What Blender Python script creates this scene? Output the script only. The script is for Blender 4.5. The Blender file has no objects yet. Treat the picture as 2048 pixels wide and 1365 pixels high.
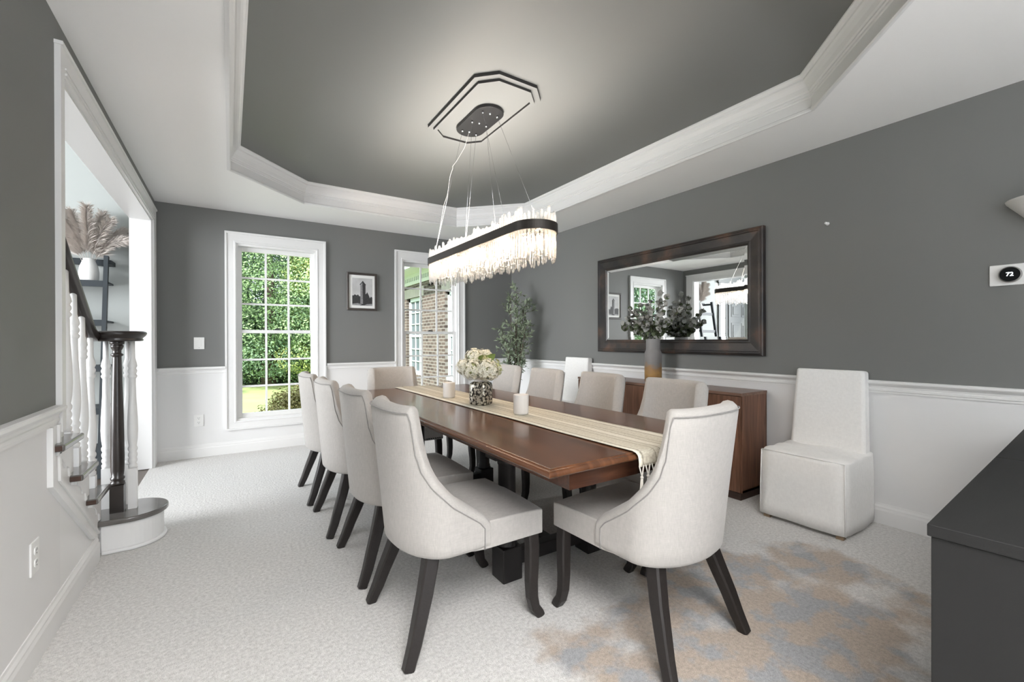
import bpy, math, random
import numpy as np
from mathutils import Vector, Matrix
PI = math.pi
sc = bpy.context.scene
COL = sc.collection
rnd = random.Random(7)

# ------------------------------------------------------------------ materials
MATS = {}
def nodes_of(name):
    m = bpy.data.materials.new(name); m.use_nodes = True
    nt = m.node_tree
    return m, nt, nt.nodes, nt.links, nt.nodes['Principled BSDF']
def inp(b, key, val):
    if key in b.inputs: b.inputs[key].default_value = val
def mat(name, col, rough=.5, metal=0., bump=0., bscale=200., var=0., vscale=8., coat=0., emis=0., spec=.5, sheen=0.):
    """procedural plain material: principled + noise colour variation + noise bump"""
    m, nt, N, L, b = nodes_of(name)
    b.inputs['Base Color'].default_value = (*col, 1)
    b.inputs['Roughness'].default_value = rough
    b.inputs['Metallic'].default_value = metal
    inp(b, 'Specular IOR Level', spec)
    if coat: inp(b, 'Coat Weight', coat); inp(b, 'Coat Roughness', .08)
    if sheen: inp(b, 'Sheen Weight', sheen)
    if emis:
        b.inputs['Emission Color'].default_value = (*col, 1); b.inputs['Emission Strength'].default_value = emis
    tc = N.new('ShaderNodeTexCoord')
    if var:
        n = N.new('ShaderNodeTexNoise'); n.inputs['Scale'].default_value = vscale; n.inputs['Detail'].default_value = 4
        L.new(tc.outputs['Object'], n.inputs['Vector'])
        mx = N.new('ShaderNodeMix'); mx.data_type = 'RGBA'
        mx.inputs[6].default_value = (*[c*(1-var) for c in col], 1)
        mx.inputs[7].default_value = (*[min(1, c*(1+var)) for c in col], 1)
        L.new(n.outputs['Fac'], mx.inputs[0]); L.new(mx.outputs[2], b.inputs['Base Color'])
    if bump:
        n2 = N.new('ShaderNodeTexNoise'); n2.inputs['Scale'].default_value = bscale; n2.inputs['Detail'].default_value = 2
        L.new(tc.outputs['Object'], n2.inputs['Vector'])
        bp = N.new('ShaderNodeBump'); bp.inputs['Strength'].default_value = bump; bp.inputs['Distance'].default_value = .004
        L.new(n2.outputs['Fac'], bp.inputs['Height']); L.new(bp.outputs['Normal'], b.inputs['Normal'])
    MATS[name] = m
    return m
def ramp(N, stops):
    r = N.new('ShaderNodeValToRGB'); e = r.color_ramp.elements
    while len(e) > 1: e.remove(e[-1])
    e[0].position = stops[0][0]; e[0].color = (*stops[0][1], 1)
    for p, c in stops[1:]:
        k = e.new(p); k.color = (*c, 1)
    return r
def wood(name, dark, light, scale=(1, 12, 12), rough=.3, coat=0., planks=None, dist=2.0):
    m, nt, N, L, b = nodes_of(name)
    tc = N.new('ShaderNodeTexCoord'); mp = N.new('ShaderNodeMapping'); mp.inputs['Scale'].default_value = scale
    L.new(tc.outputs['Object'], mp.inputs['Vector'])
    n = N.new('ShaderNodeTexNoise'); n.inputs['Scale'].default_value = 3; n.inputs['Detail'].default_value = 8; n.inputs['Distortion'].default_value = dist
    L.new(mp.outputs['Vector'], n.inputs['Vector'])
    r = ramp(N, [(.3, dark), (.7, light)])
    L.new(n.outputs['Fac'], r.inputs['Fac']); L.new(r.outputs['Color'], b.inputs['Base Color'])
    b.inputs['Roughness'].default_value = rough
    if coat: inp(b, 'Coat Weight', coat); inp(b, 'Coat Roughness', .06)
    MATS[name] = m
    return m

WALLC = (.188, .191, .186)
mat('grey_paint', WALLC, .55, bump=.05, bscale=350, spec=.25)
mat('white_paint', (.77, .77, .77), .55, bump=.03, bscale=300, spec=.3)
mat('ceiling_white', (.92, .92, .915), .7, bump=.05, bscale=250, spec=.2)
mat('trim_white', (.78, .78, .775), .32, spec=.4)
mat('sash_white', (.80, .80, .79), .4, spec=.4)
mat('foyer_paint', (.47, .495, .48), .6, bump=.04, bscale=300)
mat('black_wood', (.018, .016, .016), .38, var=.2, vscale=30, spec=.4)
mat('chair_leg', (.020, .0165, .0155), .42, var=.3, vscale=40, bump=.15, bscale=120, spec=.4)
mat('black_metal', (.035, .034, .035), .4, metal=.6)
mat('dark_edge', (.025, .024, .023), .6)
mat('bronze_band', (.07, .062, .056), .42, metal=.75)
mat('shelf_paint', (.032, .040, .047), .5)
mat('ceramic_white', (.82, .82, .81), .35, bump=.25, bscale=60)
mat('candle_glass', (.75, .72, .69), .45, var=.04, vscale=5)
mat('candle_wax', (.86, .84, .78), .5)
mat('plate_white', (.83, .83, .82), .35)
mat('socket_dark', (.05, .05, .05), .5)
mat('plaster', (.72, .71, .69), .6, bump=.06, bscale=100)
mat('chrome', (.62, .62, .63), .18, metal=1.)
mat('thermo_ring', (.30, .29, .28), .3, metal=.8)
mat('screen_black', (.008, .009, .010), .12)
mat('digit_glow', (.8, .88, .9), .5, emis=1.3)
mat('cabinet_black', (.014, .014, .014), .55, bump=.12, bscale=500, spec=.3)
mat('leaf_dark', (.045, .075, .038), .5, var=.4, vscale=20)
mat('leaf_olive', (.22, .27, .18), .5, var=.4, vscale=25)
mat('leaf_eucal', (.36, .365, .345), .6, var=.35, vscale=18)
mat('leaf_eucal_deep', (.085, .11, .055), .55, var=.4, vscale=18)
mat('stem_brown', (.09, .065, .045), .7, var=.3, vscale=30)
mat('petal_cream', (.77, .75, .64), .6, var=.12, vscale=30)
mat('petal_green', (.50, .52, .27), .6, var=.25, vscale=25)
mat('leaf_fresh', (.20, .28, .07), .5, var=.3, vscale=20)
mat('pampas', (.60, .55, .51), .9, var=.15, vscale=15)
mat('picture_frame', (.045, .037, .032), .35, var=.3, vscale=12)
mat('mat_board', (.82, .82, .80), .7)
mat('print_sky', (.50, .50, .50), .6, var=.35, vscale=9)
mat('print_dark', (.035, .035, .036), .6, var=.6, vscale=60)
mat('print_mid', (.28, .28, .285), .6, var=.6, vscale=90)
mat('terracotta_grey', (.25, .24, .23), .8)
mat('soil', (.05, .035, .025), .9)
mat('foot_wood', (.28, .20, .13), .5, var=.2, vscale=30)
mat('stair_tread', (.115, .108, .102), .2, coat=.5, var=.35, vscale=14)
mat('tread_end', (.060, .030, .020), .5, var=.4, vscale=40)
mat('rail_wood', (.020, .015, .013), .3, coat=.25, var=.3, vscale=15)
mat('foyer_floor', (.11, .085, .07), .35, var=.3, vscale=10)
mat('door_paint', (.075, .08, .074), .4)
mat('bark', (.10, .075, .055), .9, var=.3, vscale=12)
mat('tree_deep', (.095, .17, .08), .6, var=.5, vscale=1.5)
mat('tree_mid', (.21, .32, .14), .6, var=.5, vscale=1.5)
mat('tree_lime', (.40, .48, .16), .6, var=.4, vscale=1.5)
mat('tree_pine', (.12, .20, .13), .6, var=.5, vscale=1.5)
mat('hedge_leaf', (.20, .17, .045), .6, var=.6, vscale=5)
mat('flower_pink', (.55, .22, .20), .6, var=.3, vscale=10)
mat('lawn', (.25, .31, .12), .9, var=.45, vscale=.9)
mat('gutter_white', (.62, .68, .68), .4)
mat('soffit_white', (.60, .64, .60), .6)
mat('limestone', (.40, .375, .34), .8, var=.2, vscale=6)
mat('window_blind', (.09, .11, .125), .25)
mat('tassel', (.60, .575, .52), .85, var=.15, vscale=30)

# carpet: short pile, pale grey, with shade painted in as brown-and-grey blotches beside the table's near end
def carpet():
    m, nt, N, L, b = nodes_of('carpet')
    tc = N.new('ShaderNodeTexCoord')
    n1 = N.new('ShaderNodeTexNoise'); n1.inputs['Scale'].default_value = 260; n1.inputs['Detail'].default_value = 3
    n2 = N.new('ShaderNodeTexNoise'); n2.inputs['Scale'].default_value = 70; n2.inputs['Detail'].default_value = 4
    for n in (n1, n2): L.new(tc.outputs['Object'], n.inputs['Vector'])
    ad = N.new('ShaderNodeMath'); ad.operation = 'ADD'
    L.new(n1.outputs['Fac'], ad.inputs[0]); L.new(n2.outputs['Fac'], ad.inputs[1])
    r = ramp(N, [(.70, (.48, .467, .45)), (1.25, (.84, .825, .805))])
    hv = N.new('ShaderNodeMath'); hv.operation = 'MULTIPLY'; hv.inputs[1].default_value = .5
    L.new(ad.outputs[0], hv.inputs[0])
    r.color_ramp.elements[0].position = .33; r.color_ramp.elements[1].position = .66
    L.new(hv.outputs[0], r.inputs['Fac'])
    # blotches (shade multiplied into the pile colour, with a noisy outline)
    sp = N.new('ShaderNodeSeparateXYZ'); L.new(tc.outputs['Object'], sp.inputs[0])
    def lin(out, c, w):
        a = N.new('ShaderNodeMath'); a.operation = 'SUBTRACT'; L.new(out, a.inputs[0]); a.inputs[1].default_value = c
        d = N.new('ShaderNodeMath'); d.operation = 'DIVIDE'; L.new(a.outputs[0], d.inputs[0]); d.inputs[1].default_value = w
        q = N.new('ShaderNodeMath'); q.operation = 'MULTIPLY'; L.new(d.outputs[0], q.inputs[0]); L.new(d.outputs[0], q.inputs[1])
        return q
    qx = lin(sp.outputs[0], SHADE_BLOTCH[0], SHADE_BLOTCH[2]); qy = lin(sp.outputs[1], SHADE_BLOTCH[1], SHADE_BLOTCH[3])
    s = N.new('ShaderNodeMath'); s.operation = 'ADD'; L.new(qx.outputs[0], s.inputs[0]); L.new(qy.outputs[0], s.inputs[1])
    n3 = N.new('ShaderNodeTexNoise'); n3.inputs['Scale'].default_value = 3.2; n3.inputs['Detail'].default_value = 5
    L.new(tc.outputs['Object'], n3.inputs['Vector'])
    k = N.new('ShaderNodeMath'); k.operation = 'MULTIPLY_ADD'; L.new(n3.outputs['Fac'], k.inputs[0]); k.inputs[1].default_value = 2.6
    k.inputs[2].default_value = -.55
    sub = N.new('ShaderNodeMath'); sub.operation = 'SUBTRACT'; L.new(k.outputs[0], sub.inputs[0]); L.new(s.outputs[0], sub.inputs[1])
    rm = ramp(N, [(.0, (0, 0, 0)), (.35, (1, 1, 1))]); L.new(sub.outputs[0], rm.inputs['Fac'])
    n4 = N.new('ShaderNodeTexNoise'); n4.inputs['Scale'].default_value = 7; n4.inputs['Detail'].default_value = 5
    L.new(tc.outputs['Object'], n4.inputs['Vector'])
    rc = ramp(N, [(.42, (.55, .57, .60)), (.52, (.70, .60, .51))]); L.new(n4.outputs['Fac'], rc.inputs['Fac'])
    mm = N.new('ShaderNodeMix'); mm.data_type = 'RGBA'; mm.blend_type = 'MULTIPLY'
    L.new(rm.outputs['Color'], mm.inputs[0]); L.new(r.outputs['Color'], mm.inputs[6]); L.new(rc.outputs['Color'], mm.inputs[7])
    L.new(mm.outputs[2], b.inputs['Base Color'])
    b.inputs['Roughness'].default_value = .95; inp(b, 'Specular IOR Level', .1); inp(b, 'Sheen Weight', .2)
    bp = N.new('ShaderNodeBump'); bp.inputs['Strength'].default_value = .55; bp.inputs['Distance'].default_value = .012
    L.new(ad.outputs[0], bp.inputs['Height']); L.new(bp.outputs['Normal'], b.inputs['Normal'])
    MATS['carpet'] = m
SHADE_BLOTCH = (1.85, .95, 1.15, .66)
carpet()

def linen(name, col, rough=.85, con=.10):
    m, nt, N, L, b = nodes_of(name)
    tc = N.new('ShaderNodeTexCoord')
    outs = []
    for scv in ((40, 40, 600), (500, 60, 40), (60, 500, 40)):
        mp = N.new('ShaderNodeMapping'); mp.inputs['Scale'].default_value = scv; L.new(tc.outputs['Object'], mp.inputs['Vector'])
        n = N.new('ShaderNodeTexNoise'); n.inputs['Scale'].default_value = 1; n.inputs['Detail'].default_value = 3
        L.new(mp.outputs['Vector'], n.inputs['Vector']); outs.append(n)
    a = N.new('ShaderNodeMath'); a.operation = 'ADD'; L.new(outs[0].outputs['Fac'], a.inputs[0]); L.new(outs[1].outputs['Fac'], a.inputs[1])
    c = N.new('ShaderNodeMath'); c.operation = 'ADD'; L.new(a.outputs[0], c.inputs[0]); L.new(outs[2].outputs['Fac'], c.inputs[1])
    dv = N.new('ShaderNodeMath'); dv.operation = 'DIVIDE'; L.new(c.outputs[0], dv.inputs[0]); dv.inputs[1].default_value = 3
    r = ramp(N, [(.36, tuple(x*(1-con*1.1) for x in col)), (.64, tuple(min(1, x*(1+con*.85)) for x in col))])
    L.new(dv.outputs[0], r.inputs['Fac']); L.new(r.outputs['Color'], b.inputs['Base Color'])
    b.inputs['Roughness'].default_value = rough; inp(b, 'Sheen Weight', .25); inp(b, 'Specular IOR Level', .15)
    bp = N.new('ShaderNodeBump'); bp.inputs['Strength'].default_value = .12; bp.inputs['Distance'].default_value = .002
    L.new(dv.outputs[0], bp.inputs['Height']); L.new(bp.outputs['Normal'], b.inputs['Normal'])
    MATS[name] = m
linen('linen', (.44, .420, .398))
linen('piping', (.27, .26, .25))
linen('slip_cotton', (.88, .872, .855), con=.05)

def runner_mat():
    m, nt, N, L, b = nodes_of('runner')
    tc = N.new('ShaderNodeTexCoord')
    sp = N.new('ShaderNodeSeparateXYZ'); L.new(tc.outputs['Object'], sp.inputs[0])
    # lengthwise pale bands with dark threads
    mul = N.new('ShaderNodeMath'); mul.operation = 'MULTIPLY'; mul.inputs[1].default_value = 1/.17
    L.new(sp.outputs[0], mul.inputs[0])
    ab = N.new('ShaderNodeMath'); ab.operation = 'ABSOLUTE'; L.new(mul.outputs[0], ab.inputs[0])
    r = ramp(N, [(0, (0.669, 0.634, 0.546)), (.10, (0.669, 0.634, 0.546)), (.125, (.25, .22, .17)), (.15, (0.546, 0.510, 0.422)), (.30, (0.563, 0.528, 0.440)),
                 (.33, (.30, .27, .21)), (.35, (0.546, 0.510, 0.422)), (.72, (0.563, 0.528, 0.440)), (.76, (.28, .25, .20)), (.80, (0.581, 0.546, 0.458)), (.86, (0.686, 0.651, 0.563)), (1, (0.686, 0.651, 0.563))])
    L.new(ab.outputs[0], r.inputs['Fac'])
    mp = N.new('ShaderNodeMapping'); mp.inputs['Scale'].default_value = (60, 260, 60); L.new(tc.outputs['Object'], mp.inputs['Vector'])
    n = N.new('ShaderNodeTexNoise'); n.inputs['Scale'].default_value = 1.2; n.inputs['Detail'].default_value = 3; L.new(mp.outputs['Vector'], n.inputs['Vector'])
    mx = N.new('ShaderNodeMix'); mx.data_type = 'RGBA'; mx.blend_type = 'OVERLAY'; mx.inputs[0].default_value = .6
    L.new(r.outputs['Color'], mx.inputs[6]); L.new(n.outputs['Fac'], mx.inputs[7]); L.new(mx.outputs[2], b.inputs['Base Color'])
    b.inputs['Roughness'].default_value = .9; inp(b, 'Specular IOR Level', .1)
    bp = N.new('ShaderNodeBump'); bp.inputs['Strength'].default_value = .4; bp.inputs['Distance'].default_value = .003
    L.new(n.outputs['Fac'], bp.inputs['Height']); L.new(bp.outputs['Normal'], b.inputs['Normal'])
    MATS['runner'] = m
runner_mat()
wood('table_wood', (.062, .024, .011), (.145, .058, .025), scale=(7, .6, 2), rough=.22, coat=.12, dist=.7)
wood('table_apron', (.045, .017, .010), (.11, .045, .024), scale=(.8, 9, 9), rough=.3, coat=.2)
wood('walnut', (.085, .038, .022), (.22, .105, .062), scale=(14, 14, .9), rough=.4, dist=1.0)
wood('walnut_top', (.10, .055, .038), (.23, .135, .095), scale=(14, .9, 14), rough=.3, dist=1.0)
wood('walnut_dark', (.030, .016, .012), (.055, .030, .022), scale=(14, .9, 14), rough=.5)

def mirror_frame_mat():
    m, nt, N, L, b = nodes_of('mirror_frame')
    tc = N.new('ShaderNodeTexCoord')
    n = N.new('ShaderNodeTexNoise'); n.inputs['Scale'].default_value = 4; n.inputs['Detail'].default_value = 5
    L.new(tc.outputs['Object'], n.inputs['Vector'])
    r = ramp(N, [(.42, (.018, .016, .016)), (.55, (.040, .031, .027)), (.68, (.12, .068, .045))])
    L.new(n.outputs['Fac'], r.inputs['Fac']); L.new(r.outputs['Color'], b.inputs['Base Color'])
    b.inputs['Roughness'].default_value = .36
    MATS['mirror_frame'] = m
mirror_frame_mat()
mat('mirror_silver', (.93, .95, .94), .0, metal=1.)

def vase_mat():
    m, nt, N, L, b = nodes_of('vase_glaze')
    tc = N.new('ShaderNodeTexCoord'); sp = N.new('ShaderNodeSeparateXYZ'); L.new(tc.outputs['Object'], sp.inputs[0])
    n = N.new('ShaderNodeTexNoise'); n.inputs['Scale'].default_value = 14; n.inputs['Detail'].default_value = 6
    L.new(tc.outputs['Object'], n.inputs['Vector'])
    ma = N.new('ShaderNodeMath'); ma.operation = 'MULTIPLY_ADD'; L.new(n.outputs['Fac'], ma.inputs[0]); ma.inputs[1].default_value = .16; L.new(sp.outputs[2], ma.inputs[2])
    r = ramp(N, [(.0, (.14, .085, .05)), (.10, (.22, .115, .04)), (.16, (.36, .20, .06)), (.215, (.28, .16, .065)), (.255, (.19, .18, .178)), (.5, (.235, .23, .23))])
    L.new(ma.outputs[0], r.inputs['Fac']); L.new(r.outputs['Color'], b.inputs['Base Color'])
    b.inputs['Roughness'].default_value = .55
    bp = N.new('ShaderNodeBump'); bp.inputs['Strength'].default_value = .2; bp.inputs['Distance'].default_value = .004
    L.new(n.outputs['Fac'], bp.inputs['Height']); L.new(bp.outputs['Normal'], b.inputs['Normal'])
    MATS['vase_glaze'] = m
vase_mat()
def mercury_mat():
    m, nt, N, L, b = nodes_of('mercury_glass')
    tc = N.new('ShaderNodeTexCoord')
    n = N.new('ShaderNodeTexNoise'); n.inputs['Scale'].default_value = 75; n.inputs['Detail'].default_value = 3
    L.new(tc.outputs['Object'], n.inputs['Vector'])
    r = ramp(N, [(.44, (.035, .032, .028)), (.50, (.30, .27, .22)), (.56, (0.546, 0.510, 0.422))])
    L.new(n.outputs['Fac'], r.inputs['Fac']); L.new(r.outputs['Color'], b.inputs['Base Color'])
    b.inputs['Roughness'].default_value = .22; b.inputs['Metallic'].default_value = .55
    MATS['mercury_glass'] = m
mercury_mat()

def clear_mat(name, tint, fac, rough, glossy=(1, 1, 1)):
    """see-through pane: transparent mixed with a glossy coat by fresnel-like factor"""
    m = bpy.data.materials.new(name); m.use_nodes = True
    nt = m.node_tree; N = nt.nodes; L = nt.links; N.clear()
    o = N.new('ShaderNodeOutputMaterial'); t = N.new('ShaderNodeBsdfTransparent'); t.inputs[0].default_value = (*tint, 1)
    g = N.new('ShaderNodeBsdfGlossy'); g.inputs['Roughness'].default_value = rough; g.inputs['Color'].default_value = (*glossy, 1)
    f = N.new('ShaderNodeLayerWeight'); f.inputs['Blend'].default_value = fac
    mx = N.new('ShaderNodeMixShader'); L.new(f.outputs['Fresnel'], mx.inputs[0]); L.new(t.outputs[0], mx.inputs[1]); L.new(g.outputs[0], mx.inputs[2])
    L.new(mx.outputs[0], o.inputs['Surface'])
    MATS[name] = m
clear_mat('pane', (.98, .99, .985), .04, .0)
def crystal_mat():
    m = bpy.data.materials.new('crystal'); m.use_nodes = True
    nt = m.node_tree; N = nt.nodes; L = nt.links; N.clear()
    o = N.new('ShaderNodeOutputMaterial')
    t = N.new('ShaderNodeBsdfTransparent'); t.inputs[0].default_value = (.96, .97, .97, 1)
    g = N.new('ShaderNodeBsdfGlass'); g.inputs['IOR'].default_value = 1.5; g.inputs['Roughness'].default_value = .03
    d = N.new('ShaderNodeBsdfTranslucent'); d.inputs['Color'].default_value = (.95, .95, .94, 1)
    gl = N.new('ShaderNodeBsdfGlossy'); gl.inputs['Roughness'].default_value = .08
    m1 = N.new('ShaderNodeMixShader'); m1.inputs[0].default_value = .52; L.new(t.outputs[0], m1.inputs[1]); L.new(g.outputs[0], m1.inputs[2])
    m2 = N.new('ShaderNodeMixShader'); m2.inputs[0].default_value = .17; L.new(m1.outputs[0], m2.inputs[1]); L.new(d.outputs[0], m2.inputs[2])
    f = N.new('ShaderNodeLayerWeight'); f.inputs['Blend'].default_value = .25
    m3 = N.new('ShaderNodeMixShader'); L.new(f.outputs['Fresnel'], m3.inputs[0]); L.new(m2.outputs[0], m3.inputs[1]); L.new(gl.outputs[0], m3.inputs[2])
    tc = N.new('ShaderNodeTexCoord'); n = N.new('ShaderNodeTexNoise'); n.inputs['Scale'].default_value = 90
    L.new(tc.outputs['Object'], n.inputs['Vector'])
    bp = N.new('ShaderNodeBump'); bp.inputs['Strength'].default_value = .5; bp.inputs['Distance'].default_value = .01
    L.new(n.outputs['Fac'], bp.inputs['Height'])
    for q in (g, gl): L.new(bp.outputs['Normal'], q.inputs['Normal'])
    L.new(m3.outputs[0], o.inputs['Surface'])
    MATS['crystal'] = m
crystal_mat()
def emit_mat(name, col, s):
    m = bpy.data.materials.new(name); m.use_nodes = True
    nt = m.node_tree; N = nt.nodes; N.clear()
    o = N.new('ShaderNodeOutputMaterial'); e = N.new('ShaderNodeEmission'); e.inputs[0].default_value = (*col, 1); e.inputs[1].default_value = s
    nt.links.new(e.outputs[0], o.inputs['Surface']); MATS[name] = m
BULB = 115.
emit_mat('bulb_glow', (1., .75, .53), BULB)
def brick_mat(name, swap):
    m, nt, N, L, b = nodes_of(name)
    tc = N.new('ShaderNodeTexCoord'); sp = N.new('ShaderNodeSeparateXYZ'); L.new(tc.outputs['Object'], sp.inputs[0])
    cb = N.new('ShaderNodeCombineXYZ'); L.new(sp.outputs[1 if swap else 0], cb.inputs[0]); L.new(sp.outputs[2], cb.inputs[1])
    t = N.new('ShaderNodeTexBrick'); t.inputs['Scale'].default_value = 1
    t.inputs['Brick Width'].default_value = .215; t.inputs['Row Height'].default_value = .076; t.inputs['Mortar Size'].default_value = .009
    t.inputs['Color1'].default_value = (.045, .031, .027, 1); t.inputs['Color2'].default_value = (.115, .085, .072, 1); t.inputs['Mortar'].default_value = (.21, .195, .18, 1)
    L.new(cb.outputs[0], t.inputs['Vector']); L.new(t.outputs['Color'], b.inputs['Base Color']); b.inputs['Roughness'].default_value = .9
    MATS[name] = m
brick_mat('brick', True)

# ------------------------------------------------------------------ mesh helpers
class MB:
    def __init__(s): s.v = []; s.f = []; s.m = []; s.smooth = []
    def add(s, verts, faces, mi=0, smooth=False):
        o = len(s.v); s.v += [tuple(map(float, p)) for p in verts]
        for f in faces: s.f.append(tuple(i+o for i in f)); s.m.append(mi); s.smooth.append(smooth)
        return s
    def box(s, x0, x1, y0, y1, z0, z1, mi=0):
        v = [(x0,y0,z0),(x1,y0,z0),(x1,y1,z0),(x0,y1,z0),(x0,y0,z1),(x1,y0,z1),(x1,y1,z1),(x0,y1,z1)]
        return s.add(v, [(0,3,2,1),(4,5,6,7),(0,1,5,4),(1,2,6,5),(2,3,7,6),(3,0,4,7)], mi)
    def bar(s, a, b, w, h, mi=0, up=(0,0,1)):
        """square bar from a to b, width w (sideways), height h (along up)"""
        a = Vector(a); b = Vector(b); d = (b-a).normalized(); u = Vector(up)
        if abs(d.dot(u)) > .99: u = Vector((1,0,0))
        r = d.cross(u).normalized(); u = r.cross(d).normalized()
        v = [p + r*sx*w/2 + u*sz*h/2 for p in (a, b) for sx, sz in ((-1,-1),(1,-1),(1,1),(-1,1))]
        return s.add(v, [(0,1,2,3),(7,6,5,4),(0,4,5,1),(1,5,6,2),(2,6,7,3),(3,7,4,0)], mi)
    def prism(s, poly, axis, a, b, mi=0):
        """polygon extruded along axis ('x': poly is (y,z); 'y': (x,z); 'z': (x,y))"""
        def P(p, t): return {'x': (t, p[0], p[1]), 'y': (p[0], t, p[1]), 'z': (p[0], p[1], t)}[axis]
        n = len(poly); v = [P(p, a) for p in poly] + [P(p, b) for p in poly]
        return s.add(v, [tuple(range(n))[::-1], tuple(range(n, 2*n))] + [(i, (i+1) % n, n+(i+1) % n, n+i) for i in range(n)], mi)
    def lathe(s, prof, n=24, c=(0,0,0), mi=0, cap=True):
        v = []; f = []
        for r, z in prof:
            for k in range(n):
                t = 2*PI*k/n; v.append((c[0]+r*math.cos(t), c[1]+r*math.sin(t), c[2]+z))
        for i in range(len(prof)-1):
            for k in range(n):
                a = i*n+k; b = i*n+(k+1) % n; f.append((a, b, b+n, a+n))
        if cap: f.append(tuple(range(n))[::-1]); f.append(tuple(range((len(prof)-1)*n, len(prof)*n)))
        return s.add(v, f, mi, True)
    def tube(s, pts, rad, n=8, mi=0, closed=False, sec=None, up=None):
        """swept tube; rad number/list; sec: custom section [(a,b)] scaled by rad"""
        P = [Vector(p) for p in pts]; m = len(P)
        R = rad if isinstance(rad, (list, tuple)) else [rad]*m
        S = sec or [(math.cos(2*PI*k/n), math.sin(2*PI*k/n)) for k in range(n)]
        n = len(S); v = []; f = []; prev = None
        for i in range(m):
            if closed: d = P[(i+1) % m]-P[i-1]
            else: d = P[min(i+1, m-1)]-P[max(i-1, 0)]
            d.normalize()
            if up is not None:
                u = Vector(up); r = d.cross(u).normalized(); u = r.cross(d)
            else:
                if prev is None:
                    u = Vector((0,0,1)) if abs(d.z) < .9 else Vector((1,0,0))
                else: u = prev
                u = (u-d*u.dot(d)).normalized(); r = d.cross(u)
            prev = u
            for a, b in S: v.append(P[i]+r*a*R[i]+u*b*R[i])
        for i in range(m if closed else m-1):
            for k in range(n):
                a = i*n+k; b = i*n+(k+1) % n; j = ((i+1) % m)*n
                f.append((a, b, j+(k+1) % n, j+k))
        if not closed: f.append(tuple(range(n))[::-1]); f.append(tuple(range((m-1)*n, m*n)))
        return s.add(v, f, mi, len(S) > 4)
    def sphere(s, c, r, n=12, m=8, mi=0, sq=(1,1,1)):
        prof = [(max(1e-4, math.sin(PI*i/m)), -math.cos(PI*i/m)) for i in range(m+1)]
        v = []; f = []
        for a, z in prof:
            for k in range(n):
                t = 2*PI*k/n; v.append((c[0]+r*sq[0]*a*math.cos(t), c[1]+r*sq[1]*a*math.sin(t), c[2]+r*sq[2]*z))
        for i in range(m):
            for k in range(n):
                a = i*n+k; b = i*n+(k+1) % n; f.append((a, b, b+n, a+n))
        return s.add(v, f, mi, True)
    def build(s, name, mats, parent=None, bevel=0, bseg=2, subsurf=0, smooth=None, loc=None):
        me = bpy.data.meshes.new(name); me.from_pydata(s.v, [], s.f)
        for m in ([mats] if isinstance(mats, str) else mats): me.materials.append(MATS[m])
        me.polygons.foreach_set('material_index', s.m)
        me.polygons.foreach_set('use_smooth', s.smooth if smooth is None else [smooth]*len(s.f))
        me.update()
        o = bpy.data.objects.new(name, me); COL.objects.link(o)
        if parent: o.parent = parent
        if loc: o.location = loc
        if bevel:
            b = o.modifiers.new('bevel', 'BEVEL'); b.width = bevel; b.segments = bseg; b.limit_method = 'ANGLE'; b.angle_limit = math.radians(35)
            me.polygons.foreach_set('use_smooth', [True]*len(s.f))
            w = o.modifiers.new('wn', 'WEIGHTED_NORMAL'); w.keep_sharp = True
        if subsurf:
            q = o.modifiers.new('sub', 'SUBSURF'); q.levels = q.render_levels = subsurf
            me.polygons.foreach_set('use_smooth', [True]*len(s.f))
        return o
def thing(name, label, cat, loc=(0,0,0), rz=0, group=None):
    o = bpy.data.objects.new(name, None); COL.objects.link(o); o.empty_display_size = .1
    o.location = loc; o.rotation_euler = (0, 0, rz)
    return tag(o, label, cat, group)
def tag(o, label, cat, group=None):
    o['label'] = label; o['category'] = cat
    if group: o['group'] = group
    return o
def struct(o): o['kind'] = 'structure'; return o
def copy_tree(o, parent=None):
    c = o.copy(); COL.objects.link(c)
    if parent: c.parent = parent
    for ch in list(o.children): copy_tree(ch, c)
    return c

# ------------------------------------------------------------------ dimensions
XL, XR, YB, YR, H, HT = -.61, 3.50, 5.435, -3.2, 2.536, 2.73
RAIL = .915
WT = .15

# ------------------------------------------------------------------ floor, walls
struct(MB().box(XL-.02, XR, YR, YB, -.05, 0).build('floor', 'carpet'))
struct(MB().box(-4.4, XL-.02, -.5, 5.55, -.05, -.005).build('floor_foyer', 'foyer_floor'))

def holes_wall(name, axis, plane0, plane1, u0, u1, z0, z1, holes, zsplit, mats):
    """wall slab between plane0..plane1 with rectangular holes (u0,u1,z0,z1), two paints split at zsplit"""
    us = sorted({u0, u1, *[h[0] for h in holes], *[h[1] for h in holes]})
    zs = sorted({z0, z1, zsplit, *[h[2] for h in holes], *[h[3] for h in holes]})
    m = MB()
    for i in range(len(us)-1):
        for j in range(len(zs)-1):
            uc = (us[i]+us[i+1])/2; zc = (zs[j]+zs[j+1])/2
            if any(h[0] < uc < h[1] and h[2] < zc < h[3] for h in holes): continue
            mi = 0 if zc < zsplit else 1
            if axis == 'y': m.box(us[i], us[i+1], plane0, plane1, zs[j], zs[j+1], mi)
            else: m.box(plane0, plane1, us[i], us[i+1], zs[j], zs[j+1], mi)
    return struct(m.build(name, mats))
W1 = (.056, .833, .337, 2.205); W2 = (1.847, 2.624, .337, 2.205)
holes_wall('wall_back', 'y', YB, YB+WT, XL-WT, XR+.2, -.05, 3.0, [W1, W2], RAIL-.03, ['white_paint', 'grey_paint'])
holes_wall('wall_right', 'x', XR, XR+WT, YR, YB, -.05, 3.0, [], RAIL-.03, ['white_paint', 'grey_paint'])
holes_wall('wall_left', 'x', XL-WT+.005, XL, YR, YB, -.05, 3.0, [(2.60, 5.22, -.05, 2.31)], RAIL-.03, ['white_paint', 'grey_paint'])
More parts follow.
